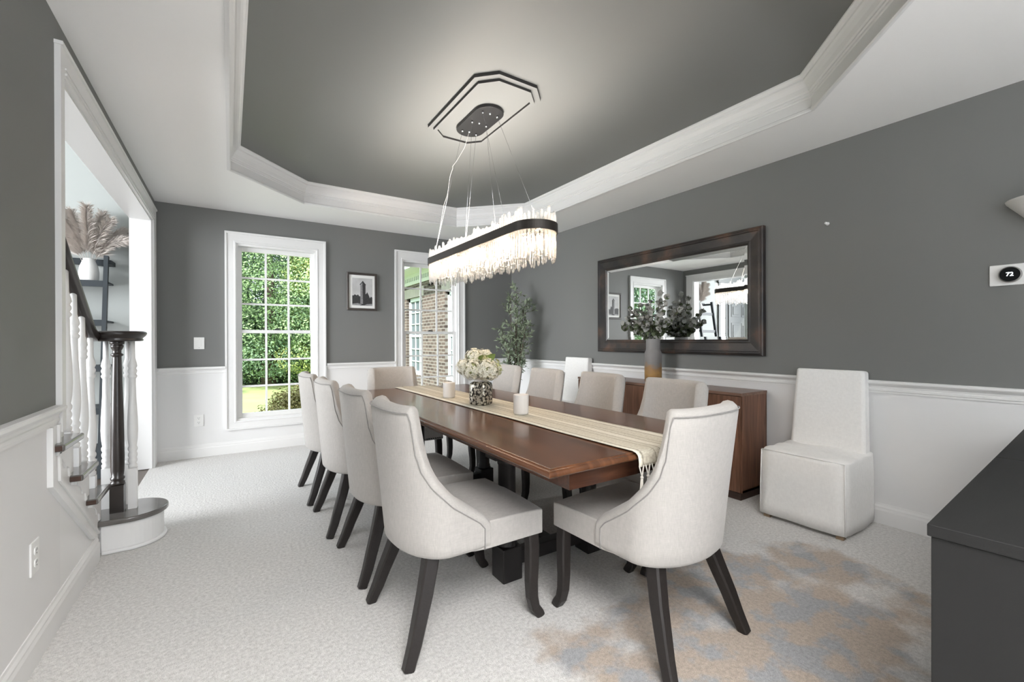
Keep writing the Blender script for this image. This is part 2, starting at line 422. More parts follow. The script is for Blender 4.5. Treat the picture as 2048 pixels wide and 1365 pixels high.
RW = (-.2, 2.0, .3, 2.45)
holes_wall('wall_rear', 'y', YR-WT, YR, XL-WT, XR+WT, -.05, 3.0, [RW], RAIL-.03, ['white_paint', 'grey_paint'])

# tray ceiling ---------------------------------------------------------------
def octo(x0, x1, y0, y1, c):
    return [(x0, y0+c), (x0, y1-c), (x0+c, y1), (x1-c, y1), (x1, y1-c), (x1, y0+c), (x1-c, y0), (x0+c, y0)]
LIP = octo(0., 2.883, .588, 4.724, .615)
def inset_oct(d):
    k = d*math.tan(PI/8)
    return octo(0.+d, 2.883-d, .588+d, 4.724-d, .615-2*k+k*0)  # chamfer legs shrink with the inset
def inset_poly(poly, d):
    """true inward offset of a convex clockwise polygon"""
    n = len(poly); out = []
    lines = []
    for i in range(n):
        a = Vector(poly[i]); b = Vector(poly[(i+1) % n]); t = (b-a).normalized(); nrm = Vector((t.y, -t.x))
        lines.append((a+nrm*d, t))
    for i in range(n):
        (p, t), (q, s) = lines[i-1], lines[i]
        den = t.x*s.y-t.y*s.x; w = q-p
        k = (w.x*s.y-w.y*s.x)/den
        out.append(tuple(p+t*k))
    return out
m = MB()
outer = [(XL, YR), (XL, YB), (XR, YB), (XR, YR)]
ov = [(XL-.1, YR), (XL-.1, 1.2), (XL-.1, 4.1), (XL-.1, YB), (.6, YB), (2.28, YB), (XR, YB), (XR, 4.1), (XR, 1.2), (XR, YR), (2.28, YR), (.6, YR)]
lv = LIP
V = [(*p, H) for p in ov] + [(*p, H) for p in lv]
# lip verts index 12..19 : 0 left-near,1 left-far,2 far-left,3 far-right,4 right-far,5 right-near,6 near-right,7 near-left
F = [(1, 2, 13, 12), (2, 3, 4, 14, 13), (4, 5, 15, 14), (5, 6, 7, 16, 15), (7, 8, 17, 16), (8, 9, 10, 18, 17), (10, 11, 19, 18), (11, 0, 1, 12, 19)]
m.add(V, F, 0)
m.add([(x, y, z+.012) for x, y, z in V], [f[::-1] for f in F], 0)
struct(m.build('ceiling', 'ceiling_white'))
m = MB(); top = inset_poly(LIP, .02)
m.prism(top, 'z', HT, HT+.05, 0)
struct(m.build('ceiling_tray', 'grey_paint'))
m = MB(); m.box(XL-.1, XR+.1, YR-.1, YB+.1, 2.95, 3.0); struct(m.build('ceiling_roof', 'ceiling_white'))
prof = [(-.016, H+.001), (-.016, H-.007), (.002, H-.012), (.010, H-.006), (.010, H+.006), (.002, H+.012), (.002, H+.070), (.009, H+.074), (.009, H+.084),
        (.016, H+.088), (.016, H+.098), (.024, H+.104), (.032, H+.128), (.046, H+.150), (.056, H+.160), (.056, H+.172), (.066, H+.176), (.076, H+.186), (.076, H+.20), (.0, H+.20)]
m = MB(); rings = [inset_poly(LIP, d) for d, z in prof]
V = [(*p, prof[i][1]) for i, rg in enumerate(rings) for p in rg]; F = []
for i in range(len(prof)-1):
    for k in range(8):
        a = i*8+k; b = i*8+(k+1) % 8; F.append((a, b, b+8, a+8))
m.add(V, F); struct(m.build('trim_crown', 'trim_white'))

# mouldings -------------------------------------------------------------------
RPROF = [(0, .835), (.008, .835), (.008, .846), (.014, .850), (.014, .862), (.010, .866), (.012, .878), (.020, .886), (.030, .892), (.036, .900), (.036, .910), (.030, .915), (0, .915)]
BPROF = [(0, 0), (.016, 0), (.016, .085), (.012, .098), (.012, .106), (.006, .118), (.004, .128), (0, .128)]
def mould(name, prof, wall, a, b):
    """profile (out,z) run along a wall"""
    m = MB()
    if wall == 'back': m.prism([(YB-d, z) for d, z in prof], 'x', a, b)
    if wall == 'left': m.prism([(XL+d, z) for d, z in prof], 'y', a, b)
    if wall == 'right': m.prism([(XR-d, z) for d, z in prof], 'y', a, b)
    return struct(m.build(name, 'trim_white'))
n = 1
for wall, a, b in (('left', YR, 2.55), ('left', 5.37, YB), ('back', XL, -.04), ('back', .945, 1.747), ('back', 2.745, XR), ('right', YR, YB)):
    mould('trim_%d' % n, RPROF, wall, a, b); n += 1
mould('baseboard_left', BPROF, 'left', YR, 3.19); mould('baseboard_back', BPROF, 'back', XL, XR); mould('baseboard_right', BPROF, 'right', YR, YB)
mould('baseboard_corner', BPROF, 'left', 5.36, YB)

# cased opening to the foyer
m = MB()
m.box(XL-.005, XL+.02, 2.555, 2.605, .80, 2.305)          # near casing
m.box(XL-.005, XL+.02, 5.215, 5.36, 0, 2.305)             # far casing
m.box(XL-.005, XL+.02, 2.555, 5.36, 2.305, 2.42)         # head casing
m.box(XL-.005, XL+.028, 2.55, 5.368, 2.42, 2.435)
m.box(XL+.019, XL+.027, 2.61, 5.21, 2.318, 2.328); m.box(XL+.019, XL+.025, 2.61, 5.21, 2.342, 2.35)
struct(m.build('trim_%d' % n, 'trim_white')); n += 1
m = MB()
m.box(XL-WT-.005, XL, 5.20, 5.225, 0, 2.31); m.box(XL-WT-.005, XL, 2.60, 5.225, 2.295, 2.312); m.box(XL-WT-.005, XL, 2.595, 2.612, .8, 2.31)
struct(m.build('trim_%d' % n, 'trim_white')); n += 1

# foyer shell
struct(MB().box(-4.5, XL-WT, 5.55, 5.7, -.05, 4.6).build('wall_foyer_back', 'foyer_paint'))
holes_wall('wall_foyer_left', 'x', -4.5, -4.4, -.6, 5.7, -.05, 4.6, [(1.5, 4.9, .3, 3.5)], .0, ['foyer_paint', 'foyer_paint'])
struct(MB().box(-4.5, XL-WT, -.6, -.5, -.05, 4.6).build('wall_foyer_front', 'foyer_paint'))
struct(MB().box(XL-WT, XL-WT+.1, -.6, 5.7, 3.0, 4.6).build('wall_foyer_right', 'foyer_paint'))
struct(MB().box(-4.5, XL, -.6, 5.7, 4.55, 4.6).build('ceiling_foyer', 'ceiling_white'))

# windows -----------------------------------------------------------------------
def window(nm, x0, x1, z0, z1):
    """double-hung window with 3x3 muntins per sash, casing on the room side"""
    cw = .095
    root = MB()
    # casing with back band
    O = (x0-.101, x1+.101, z0-.092, z1+.118); I = (x0, x1, z0, z1)
    pf_ = [(0, -.002), (0, .026), (.17, .026), (.19, .018), (.80, .016), (.84, .021), (.94, .021), (1, .012), (1, -.05)]
    V = []
    for f, h in pf_:
        q = [O[i]+(I[i]-O[i])*f for i in range(4)]
        V += [(q[0], YB-h, q[2]), (q[1], YB-h, q[2]), (q[1], YB-h, q[3]), (q[0], YB-h, q[3])]
    root.add(V, [(i*4+k, i*4+(k+1) % 4, i*4+4+(k+1) % 4, i*4+4+k) for i in range(len(pf_)-1) for k in range(4)])
    # jambs
    root.box(x0-.005, x0+.015, YB, YB+WT, z0, z1); root.box(x1-.015, x1+.005, YB, YB+WT, z0, z1)
    root.box(x0+.015, x1-.015, YB, YB+WT, z1-.02, z1+.005); root.box(x0+.015, x1-.015, YB, YB+WT+.03, z0-.01, z0+.02)
    r = struct(root.build(nm, 'trim_white'))
    zm = 1.278
    for nmz, za, zb, y in (('lower_sash', z0+.02, zm+.018, YB+.045), ('upper_sash', zm-.018, z1-.02, YB+.085)):
        s = MB(); fr = .038; t = .034
        s.box(x0+.015, x0+.015+fr, y-t/2, y+t/2, za, zb); s.box(x1-.015-fr, x1-.015, y-t/2, y+t/2, za, zb)
        bot = .048 if nmz == 'lower_sash' else .036; topw = .036 if nmz == 'lower_sash' else .046
        s.box(x0+.015+fr, x1-.015-fr, y-t/2, y+t/2, za, za+bot); s.box(x0+.015+fr, x1-.015-fr, y-t/2, y+t/2, zb-topw, zb)
        gx0, gx1, gz0, gz1 = x0+.015+fr, x1-.015-fr, za+bot, zb-topw
        sash = s.build('sash', 'sash_white', r, bevel=.002)
        q = MB()
        for k in (1, 2):
            xx = gx0+(gx1-gx0)*k/3; q.box(xx-.010, xx+.010, y-.009, y+.009, gz0, gz1)
            zz = gz0+(gz1-gz0)*k/3; q.box(gx0, gx1, y-.008, y+.008, zz-.010, zz+.010)
        q.build('muntin_grid', 'sash_white', sash)
        MB().box(gx0, gx1, y-.002, y+.002, gz0, gz1).build('pane', 'pane', sash)
    lk = MB(); xc = (x0+x1)/2
    lk.box(xc-.03, xc+.03, YB+.02, YB+.05, zm+.018, zm+.028); lk.bar((xc-.02, YB+.035, zm+.032), (xc+.025, YB+.02, zm+.036), .012, .008)
    lk.build('sash_lock', 'black_metal', r)
window('window_1', *W1); window('window_2', *W2)
# broad window added behind the photographer to let in fill light (not in view)
m = MB()
for x in (RW[0], .9, RW[1]): m.box(x-.04, x+.04, YR-.1, YR-.02, RW[2], RW[3])
for z in (RW[2], 1.4, RW[3]): m.box(RW[0], RW[1], YR-.1, YR-.02, z-.03, z+.03)
struct(m.build('added_rear_window', 'trim_white'))

# front door seen in the mirror
m = MB(); DY = 5.55
m.box(-2.02, -1.95, DY-.03, DY, 0, 2.42); m.box(-3.62, -3.55, DY-.03, DY, 0, 2.42); m.box(-2.30, -2.22, DY-.03, DY, 0, 2.14); m.box(-3.30, -3.22, DY-.03, DY, 0, 2.14)
m.box(-3.62, -1.95, DY-.03, DY, 2.14, 2.22); m.box(-3.66, -1.91, DY-.05, DY, 2.42, 2.58)
d = struct(m.build('door_1', 'door_paint'))
mm = MB(); mm.box(-3.22, -2.30, DY-.045, DY-.005, .01, 2.14)
leaf = mm.build('door_leaf', 'door_paint', d)
q = MB()
for xa, xb in ((-3.10, -2.80), (-2.70, -2.40)):
    for za, zb in ((.2, .75), (.9, 1.55), (1.68, 1.96)):
        q.box(xa, xb, DY-.052, DY-.04, za, zb); q.box(xa+.05, xb-.05, DY-.060, DY-.04, za+.05, zb-.05)
q.build('raised_panel', 'door_paint', leaf, bevel=.004)
k = MB(); k.box(-2.36, -2.32, DY-.07, DY-.04, .93, 1.2); k.sphere((-2.35, DY-.09, 1.0), .028); k.build('door_handle', 'black_metal', leaf)
mat('frosted', (.85, .88, .88), .4, emis=.9)
for xa, xb in ((-2.22, -2.02), (-3.55, -3.30)):
    g = MB(); g.box(xa, xb, DY-.012, DY-.008, .35, 2.10); gl = g.build('sidelight_glass', 'frosted', d)
    g = MB()
    for z in (.35, .7, 1.0, 1.31, 1.65, 2.0): g.box(xa, xb, DY-.02, DY-.006, z-.006, z+.006)
    g.build('sidelight_bar', 'black_metal', gl)
g = MB(); g.box(-3.5, -2.05, DY-.012, DY-.008, 2.23, 2.41); g.build('transom_glass', 'frosted', d)

# ------------------------------------------------------------------ staircase in the opening
SX = XL
def nose(k): return 3.55-.2625*(k-1) if k > 1 else 3.55
def back(k): return 3.26-.2625*(k-1)
st = thing('staircase', 'white open-sided staircase with dark treads in the cased opening', 'staircase', (-.6, 3.3, 0))
def at0(o, p):      # keep world placement under a parent at p
    o.location = Vector(o.location)-Vector(p); return o
SP = (-.6, 3.3, 0)
# starting step with bullnose end
arc = [(-.50+.18*math.cos(t), 3.40+.18*math.sin(t)) for t in np.linspace(-PI/2, PI/2, 25)]
poly = [(-.62, 3.222)] + arc + [(-1.65, 3.58), (-1.65, 3.28), (-.62, 3.28)]
m = MB(); m.prism(poly, 'z', .160, .190); at0(m.build('bullnose_tread', 'stair_tread', st, bevel=.009, bseg=3), SP)
arc = [(-.50+.157*math.cos(t), 3.40+.157*math.sin(t)) for t in np.linspace(-PI/2, PI/2, 25)]
m = MB(); m.prism([(-.60, 3.243)]+arc+[(-1.65, 3.557), (-1.65, 3.28), (-.60, 3.28)], 'z', 0, .16); rs = at0(m.build('curved_riser', 'trim_white', st), SP)
arc = [(-.50+.172*math.cos(t), 3.40+.172*math.sin(t)) for t in np.linspace(-PI/2, PI/2, 25)]
m = MB(); m.prism([(-.60, 3.228)]+arc+[(-1.65, 3.572), (-1.65, 3.28), (-.60, 3.28)], 'z', 0, .022); at0(m.build('shoe_moulding', 'trim_white', st, bevel=.008), SP)
for k in range(2, 9):
    z = .19*k; n0, b0 = nose(k), back(k)
    inn = SX if k < 5 else -.78
    m = MB()
    if k < 5: m.prism([(-1.65, b0-.02), (SX-.003, b0-.02), (SX-.003, b0), (SX+.045, b0), (SX+.045, n0), (-1.65, n0)], 'z', z-.03, z)
    else: m.box(-1.65, inn, b0-.02, n0, z-.03, z)
    tr = at0(m.build('tread', 'stair_tread', st, bevel=.009, bseg=3), SP)
    m = MB(); m.box(-1.65, inn-.005, n0-.045, n0-.03, z-.19, z-.03); at0(m.build('riser', 'trim_white', st), SP)
    if k > 4: continue
    m = MB(); m.box(SX+.002, SX+.038, b0-.0015, b0+.004, z-.025, z-.005); m.build('end_grain', 'tread_end', tr)
    m = MB(); m.box(SX-.002, SX+.018, b0+.03, n0-.02, z-.047, z-.029); m.build('cove_moulding', 'trim_white', tr)
# open stringer (stepped) with scroll brackets
poly = [(2.60, 0), (3.27, 0), (3.27, .16)]
for k in range(2, 5):
    poly += [(nose(k)-.03, .19*(k-1)-(.03 if k == 2 else 0)), (nose(k)-.03, .19*k-.03)]
poly += [(2.60, .19*4-.03)]
m = MB(); m.prism(poly, 'x', SX-.04, SX); at0(m.build('stringer', 'trim_white', st), SP)
for k in range(2, 5):
    z = .19*k-.03; y1 = nose(k)-.03; b = back(k)+.02
    pl = [(y1, z), (y1, z-.155), (y1-.02, z-.155), (y1-.03, z-.115), (y1-.055, z-.10), (y1-.075, z-.105), (y1-.09, z-.075), (y1-.12, z-.055), (y1-.15, z-.045), (y1-.16, z-.02), (b, z-.015), (b, z)]
    m = MB(); m.prism(pl, 'x', SX-.001, SX+.007); at0(m.build('scroll_bracket', 'trim_white', st, bevel=.002), SP)
# wall moulding that follows the stair: one drop and one diagonal
m = MB()
def band(o1, o2, t):       # drop + diagonal band between two offsets (0 outer, 1 inner)
    A = [(2.445, .835), (2.445, .60), (3.07, .155)]; B = [(2.545, .835), (2.56, .60), (3.19, .145)]
    L_ = lambda p, q, f: (p[0]+(q[0]-p[0])*f, p[1]+(q[1]-p[1])*f)
    for i in (0, 1): m.prism([L_(A[i], B[i], o1), L_(A[i+1], B[i+1], o1), L_(A[i+1], B[i+1], o2), L_(A[i], B[i], o2)], 'x', XL-.003, XL+t)
band(.02, .98, .010); band(0, .2, .018); band(.8, 1., .018)
struct(m.build('trim_%d' % n, 'trim_white')); n += 1

rl = thing('stair_railing', 'dark volute handrail on white turned balusters beside the stairs', 'railing', (-.56, 3.4, .19))
RP = (-.56, 3.4, .19)
m = MB()
m.lathe([(.10, 1.178), (.118, 1.180), (.122, 1.188), (.116, 1.194), (.120, 1.200), (.132, 1.212), (.138, 1.224), (.134, 1.234), (.12, 1.238)], 40, (-.56, 3.42, 0))
path = [(-.66, 3.46, 1.207), (-.648, 3.40, 1.207), (-.642, 3.34, 1.207), (-.64, 3.29, 1.211), (-.64, 3.24, 1.226), (-.64, 3.20, 1.248), (-.64, 3.148, 1.286), (-.64, 2.79, 1.557), (-.64, 2.615, 1.690)]
sec = [(-.7, -1), (.7, -1), (.72, -.6), (1, -.3), (1.1, .2), (.9, .7), (.4, 1), (-.4, 1), (-.9, .7), (-1.1, .2), (-1, -.3), (-.72, -.6)]
m.tube(path, .0285, sec=sec, up=(0, 0, 1))
at0(m.build('handrail', 'rail_wood', rl, smooth=True), RP)
m = MB(); c = (-.552, 3.375)
m.box(c[0]-.031, c[0]+.031, c[1]-.031, c[1]+.031, .19, .345)
m.lathe([(.028, .345), (.033, .352), (.033, .362), (.026, .37), (.033, .38), (.033, .388), (.027, .395), (.031, .43), (.0325, .50), (.028, .80), (.0205, 1.085), (.0205, 1.09), (.029, 1.096), (.029, 1.104), (.020, 1.110), (.020, 1.125), (.028, 1.140), (.030, 1.150), (.030, 1.156), (.024, 1.158), (.034, 1.162), (.034, 1.182)], 24, (*c, 0))
at0(m.build('newel_post', 'rail_wood', rl), RP)
def baluster(x, y, z0, z1):
    m = MB(); s = .0205
    t = lambda v: z1-v      # distances measured down from the rail
    m.box(x-s, x+s, y-s, y+s, z0, t(.755))
    pr = [(.019, t(.755)), (.022, t(.745)), (.022, t(.735)), (.016, t(.728)), (.022, t(.715)), (.022, t(.705)), (.017, t(.695)), (.022, t(.682)), (.022, t(.67)), (.017, t(.66)), (.023, t(.645)), (.023, t(.635)), (.018, t(.625)),
          (.023, t(.585)), (.0255, t(.53)), (.024, t(.46)), (.0175, t(.33)), (.0155, t(.225)), (.021, t(.218)), (.023, t(.208)), (.017, t(.198)), (.022, t(.185)), (.022, t(.175)), (.017, t(.165)), (.023, t(.15)), (.021, t(.135)), (.0135, t(.105)), (.0125, t(0))]
    m.lathe(pr, 16, (x, y, 0))
    return at0(m.build('baluster', 'trim_white', rl), RP)
for x, y, z0, z1 in ((-.488, 3.40, .19, 1.182), (-.524, 3.505, .19, 1.182), (-.618, 3.475, .19, 1.182),
                     (-.64, 3.245, .38, 1.20), (-.64, 3.085, .38, 1.31), (-.64, 2.945, .57, 1.415), (-.64, 2.815, .57, 1.515), (-.64, 2.68, .76, 1.615)):
    baluster(x, y, z0, z1)

# ------------------------------------------------------------------ dining table
tb = thing('dining_table', 'long dark brown wooden dining table with polished top on black column legs', 'table', (1.39, 2.45, 0))
TP = (1.39, 2.45, 0)
X0, X1, Y0, Y1 = .855, 1.925, 1.107, 3.79
m = MB()
def rect_ring(m, prof):
    """stack of rectangles (inset, z)"""
    V = []; F = []
    for d, z in prof:
        V += [(X0+d, Y0+d, z), (X1-d, Y0+d, z), (X1-d, Y1-d, z), (X0+d, Y1-d, z)]
    for i in range(len(prof)-1):
        for k in range(4):
            a = i*4+k; b = i*4+(k+1) % 4; F.append((a, b, b+4, a+4))
    F.append((3, 2, 1, 0)); q = (len(prof)-1)*4; F.append((q, q+1, q+2, q+3))
    m.add(V, F)
rect_ring(m, [(.03, .729), (.010, .730), (.003, .734), (0, .740), (.002, .747), (.008, .7525), (.015, .755), (.019, .7590), (.027, .760)])
at0(m.build('tabletop', 'table_wood', tb, bevel=.0015), TP)
m = MB(); xa, xb, ya, yb = 1.0, 1.78, 1.18, 3.71
for a, b, c, d in ((xa, xa+.025, ya+.025, yb-.025), (xb-.025, xb, ya+.025, yb-.025), (xa, xb, ya, ya+.025), (xa, xb, yb-.025, yb)): m.box(a, b, c, d, .650, .731)
at0(m.build('apron', 'table_apron', tb), TP)
for y in (1.84, 3.05):
    m = MB(); m.box(1.06, 1.77, y-.05, y+.05, .60, .65); at0(m.build('cross_beam', 'black_wood', tb, bevel=.004), TP)
    for x in (1.155, 1.70):
        m = MB(); m.box(x-.056, x+.056, y-.056, y+.056, 0, .165)
        base = at0(m.build('foot_block', 'black_wood', tb, bevel=.006), TP)
        m = MB(); m.lathe([(.050, .165), (.052, .172), (.046, .180), (.049, .188), (.043, .196), (.0435, .25), (.0435, .56), (.048, .57), (.048, .60)], 32, (x, y, 0))
        at0(m.build('column_leg', 'black_wood', tb), TP)
    m = MB(); m.box(1.21, 1.645, y-.03, y+.03, .06, .13); at0(m.build('stretcher', 'black_wood', tb, bevel=.006), TP)
m = MB(); m.box(1.39, 1.46, 1.87, 3.02, .06, .125); at0(m.build('long_stretcher', 'black_wood', tb, bevel=.006), TP)

# ------------------------------------------------------------------ upholstered dining chairs (local: +x forward, origin between the feet)
def rim_z(x):
    P = [(-.40, .936), (-.275, .936), (-.262, .90), (-.255, .86), (-.243, .785), (-.216, .715), (-.177, .655), (-.10, .58), (-.02, .522), (.02, .494), (.045, .462), (.2, .455)]
    return float(np.interp(x, [p[0] for p in P], [p[1] for p in P]))
def plan(s, z):
    """outer plan curve; s in [-1,1], 0 back centre, +-1 wing tips"""
    t = min(1, max(0, (z-.36)/.58)); D = .283+.047*t; W = .260+.004*t*t; p = 1.02-.38*t; x0 = -.12
    a = abs(s); sg = 1 if s >= 0 else -1
    if a < .62:
        th = a/.62*PI/2; c = math.cos(th); q = math.sin(th)
        x = x0-(D+x0)*(c**p if c > 1e-9 else 0); y = W*(q**p if q > 1e-9 else 0)
    else:
        x = x0+(a-.62)/.38*(.045-x0); y = W
    return x, sg*y
def col_top(s):
    lo, hi = .44, .94
    for _ in range(30):
        mid = (lo+hi)/2
        if mid < rim_z(plan(s, mid)[0]): lo = mid
        else: hi = mid
    return (lo+hi)/2
def normal2(s, z):
    e = .01; a = plan(max(-1, s-e), z); b = plan(min(1, s+e), z)
    tx, ty = b[0]-a[0], b[1]-a[1]; L = math.hypot(tx, ty) or 1
    return (-ty/L, tx/L)
def make_chair():
    root = thing('dining_chair', 'x', 'chair')
    S = [math.copysign(abs(q)**.9, q) for q in np.linspace(-1, 1, 57)]
    ring = None; V = []; nr = 0
    NZ = 11; NR = 6
    for s in S:
        zt = col_top(s); row = []
        thk = .072
        z0 = .353
        def P(z, off):
            x, y = plan(s, z); nx, ny = normal2(s, z)
            # normal2 points outward on this traversal direction
            return (x-nx*off, y-ny*off, z)
        r = thk/2
        tip = max(0, (abs(s)-.9)/.1)
        rr = r*(1-.35*tip); thk = 2*rr
        pts = []
        zc = zt-rr
        pts.append(P(z0, .030)); pts.append(P(z0+.006, .012))
        for i in range(NZ):
            z = z0+.022+(zc-z0-.022)*i/(NZ-1); pts.append(P(z, 0.))
        for i in range(1, NR):
            a = PI*i/NR; cx = P(zc, rr-rr*math.cos(a)); pts.append((cx[0], cx[1], zc+rr*math.sin(a)))
        for i in range(NZ):
            z = zc+(z0+.03-zc)*i/(NZ-1); pts.append(P(z, thk))
        nr = len(pts); V += pts
    F = []
    for i in range(len(S)-1):
        for k in range(nr):
            a = i*nr+k; b = i*nr+(k+1) % nr; F.append((a, a+nr, b+nr, b))
    F.append(tuple(range(nr))); F.append(tuple(range((len(S)-1)*nr, len(S)*nr))[::-1])
    m = MB(); m.add(V, F, 0, True); bk = m.build('backrest', 'linen', root)
    w = bk.modifiers.new('b', 'BEVEL'); w.width = .006; w.segments = 2; w.limit_method = 'ANGLE'; w.angle_limit = math.radians(60)
    # piping: runs along the outside just under the rim and down the wing fronts
    SS = np.linspace(0, 1, 240); cz = np.array([col_top(q) for q in SS]); cp = np.array([plan(q, z) for q, z in zip(SS, cz)])
    al = np.concatenate([[0], np.cumsum(np.hypot(*np.diff(cp, axis=0).T))])
    da = np.gradient(al, SS); dz = np.gradient(cz, SS); ln = np.hypot(da, dz)
    d = .024+.012*np.clip((.93-cz)/.1, 0, 1)
    pa = al+dz/ln*d; pz = cz-da/ln*d          # offset square to the rim
    ok = [0]
    for i in range(1, 240):
        if pa[i] > pa[ok[-1]]+1e-4: ok.append(i)
    ta = np.linspace(0, pa[ok[-1]], 60); tz = np.interp(ta, pa[ok], pz[ok]); ts = np.interp(ta, al, SS)
    half = []
    for q, z in zip(ts, tz):
        x, y = plan(q, z); nx, ny = normal2(q, z); half.append((x+nx*.0012, y+ny*.0012, z))
    pts = [(x, -y, z) for x, y, z in half[::-1]]+half[1:]
    x, y, z = pts[0]; x2, y2, z2 = pts[-1]
    pts = [(x, y-.0005, .360), (x, y-.0005, .40)] + pts + [(x2, y2+.0005, .40), (x2, y2+.0005, .360)]
    m = MB(); m.tube(pts, .0024, 6); m.build('piping', 'piping', bk)
    # seat: crowned, rounded block
    nx_, ny_ = 15, 15; V = []; F = []
    def seat_pt(u, v, top):
        x = -.255+u*.56; e = min(1, max(0, (-.08-x)/.185)); hw = .252*math.sqrt(max(.02, 1-e*e*.96))-.022*min(1, max(0, (-x)/.05))
        rx = 1-abs(2*u-1)**6; y = (2*v-1)*hw
        if top: z = .452+.030*(1-(2*v-1)**2*.7)*(1-(2*u-1)**4*.7)
        else: z = .352
        return (x, y, z)
    for top in (0, 1):
        for i in range(nx_):
            for j in range(ny_): V.append(seat_pt(i/(nx_-1), j/(ny_-1), top))
    o = nx_*ny_
    for i in range(nx_-1):
        for j in range(ny_-1):
            a = i*ny_+j; F.append((a, a+1, a+ny_+1, a+ny_)); F.append((o+a, o+a+ny_, o+a+ny_+1, o+a+1))
    for i in range(nx_-1):
        a = i*ny_; F.append((a, a+ny_, o+a+ny_, o+a)); b = a+ny_-1; F.append((b, o+b, o+b+ny_, b+ny_))
    for j in range(ny_-1):
        F.append((j, o+j, o+j+1, j+1)); a = (nx_-1)*ny_+j; F.append((a, a+1, o+a+1, o+a))
    m = MB(); m.add(V, F, 0, True); m.build('seat', 'linen', root, bevel=.026, bseg=4)
    # legs: front sabre legs kick forward at the foot, rear legs sweep back and out
    sq = [(-1, -.75), (-.75, -1), (.75, -1), (1, -.75), (1, .75), (.75, 1), (-.75, 1), (-1, .75)]
    for sg in (-1, 1):
        pts = [(.262, sg*.222, .375), (.266, sg*.226, .30), (.262, sg*.230, .22), (.257, sg*.233, .15), (.258, sg*.236, .085), (.268, sg*.239, .04), (.287, sg*.242, .012), (.292, sg*.242, .0)]
        m = MB(); m.tube(pts, [.0255, .0255, .0245, .023, .0215, .020, .020, .020], sec=sq, up=(1, 0, 0))
        m.build('leg', 'chair_leg', root, smooth=False)
    for sg in (-1, 1):
        pts = [(-.165, sg*.165, .385), (-.185, sg*.182, .31), (-.210, sg*.202, .23), (-.238, sg*.220, .15), (-.262, sg*.233, .075), (-.285, sg*.243, .018), (-.291, sg*.245, 0)]
        m = MB(); m.tube(pts, [.029, .028, .0265, .0245, .0225, .020, .020], sec=sq, up=(1, 0, 0))
        m.build('leg', 'chair_leg', root, smooth=False)
    return root
proto = make_chair()
G = 'upholstered chairs around the dining table'
CH = [  # x, y, heading (deg), label
 (.820, 1.755, 0, 'pale linen chair nearest on the left long side of the table, showing its whole side'),
 (.815, 2.380, 0, 'pale linen chair second from the front along the window-side row of four'),
 (.785, 3.020, 0, 'pale linen chair third from the front along the window-side row of four'),
 (.765, 3.650, 0, 'pale linen chair farthest from the front in the row below the garden window'),
 (2.03, 1.715, 180, 'linen chair nearest the white covered chair, on the sideboard side of the table'),
 (2.04, 2.350, 180, 'linen chair in front of the grey and rust vase on the sideboard'),
 (2.00, 2.960, 180, 'linen chair behind the nearer candle on the sideboard side of the table'),
 (2.03, 3.620, 180, 'linen chair behind the hydrangea bouquet, below the olive tree'),
 (1.478, 1.248, 93, 'linen chair at the near table end, back to the viewer by the runner tassels'),
 (1.25, 3.70, 270, 'peach lit linen chair at the far end of the table below the second window'),
]
for i, (x, y, a, lab) in enumerate(CH):
    o = proto if i == 0 else copy_tree(proto)
    o.location = (x, y, 0); o.rotation_euler = (0, 0, math.radians(a)); o['label'] = lab; o['category'] = 'chair'; o['group'] = G
    last = o
m = MB()
for k in range(26): m.sphere((.309, -.24+.48*k/25, .366), .006, 6, 4)
m.build('nailhead_trim', 'black_metal', last)

# ------------------------------------------------------------------ on the table
RC = (1.405, 2.45)
def rx(y): return 1.421+(y-1.107)/(3.79-1.107)*(1.385-1.421)-RC[0]
ys = [(1.090, .712), (1.090, .725), (1.092, .742), (1.096, .754), (1.104, .7625), (1.12, .7655)]
ys += [(y, .7640) for y in np.linspace(1.2, 3.7, 26)] + [(3.775, .7655), (3.80, .7625), (3.806, .748), (3.808, .725), (3.808, .712)]
V = []; F = []; nu = 13
for sgn in (0, 1):
    for i, (y, z) in enumerate(ys):
        for j in range(nu):
            u = j/(nu-1)*2-1
            dz = .0008*math.sin(9*y+3*u)
            off = .0022*sgn
            if z > .755: V.append((rx(y)+u*.168, y-RC[1], z+dz+off))
            else: V.append((rx(y)+u*.165+.004*math.sin(8*z), y-RC[1]+(-off if y < 2 else off), z+dz))
k0 = len(ys)*nu
for i in range(len(ys)-1):
    for j in range(nu-1):
        a = i*nu+j; F.append((a, a+nu, a+nu+1, a+1)); F.append((k0+a, k0+a+1, k0+a+nu+1, k0+a+nu))
for i in range(len(ys)-1):
    a = i*nu; F.append((a, k0+a, k0+a+nu, a+nu)); a += nu-1; F.append((a, a+nu, k0+a+nu, k0+a))
for j in range(nu-1):
    F.append((j, j+1, k0+j+1, k0+j)); a = (len(ys)-1)*nu+j; F.append((a, k0+a, k0+a+1, a+1))
run = thing('table_runner', 'cream striped woven table runner with tassels down the middle of the table', 'table runner', (*RC, 0))
m = MB(); m.add(V, F, 0, True); cl = m.build('cloth', 'runner', run)
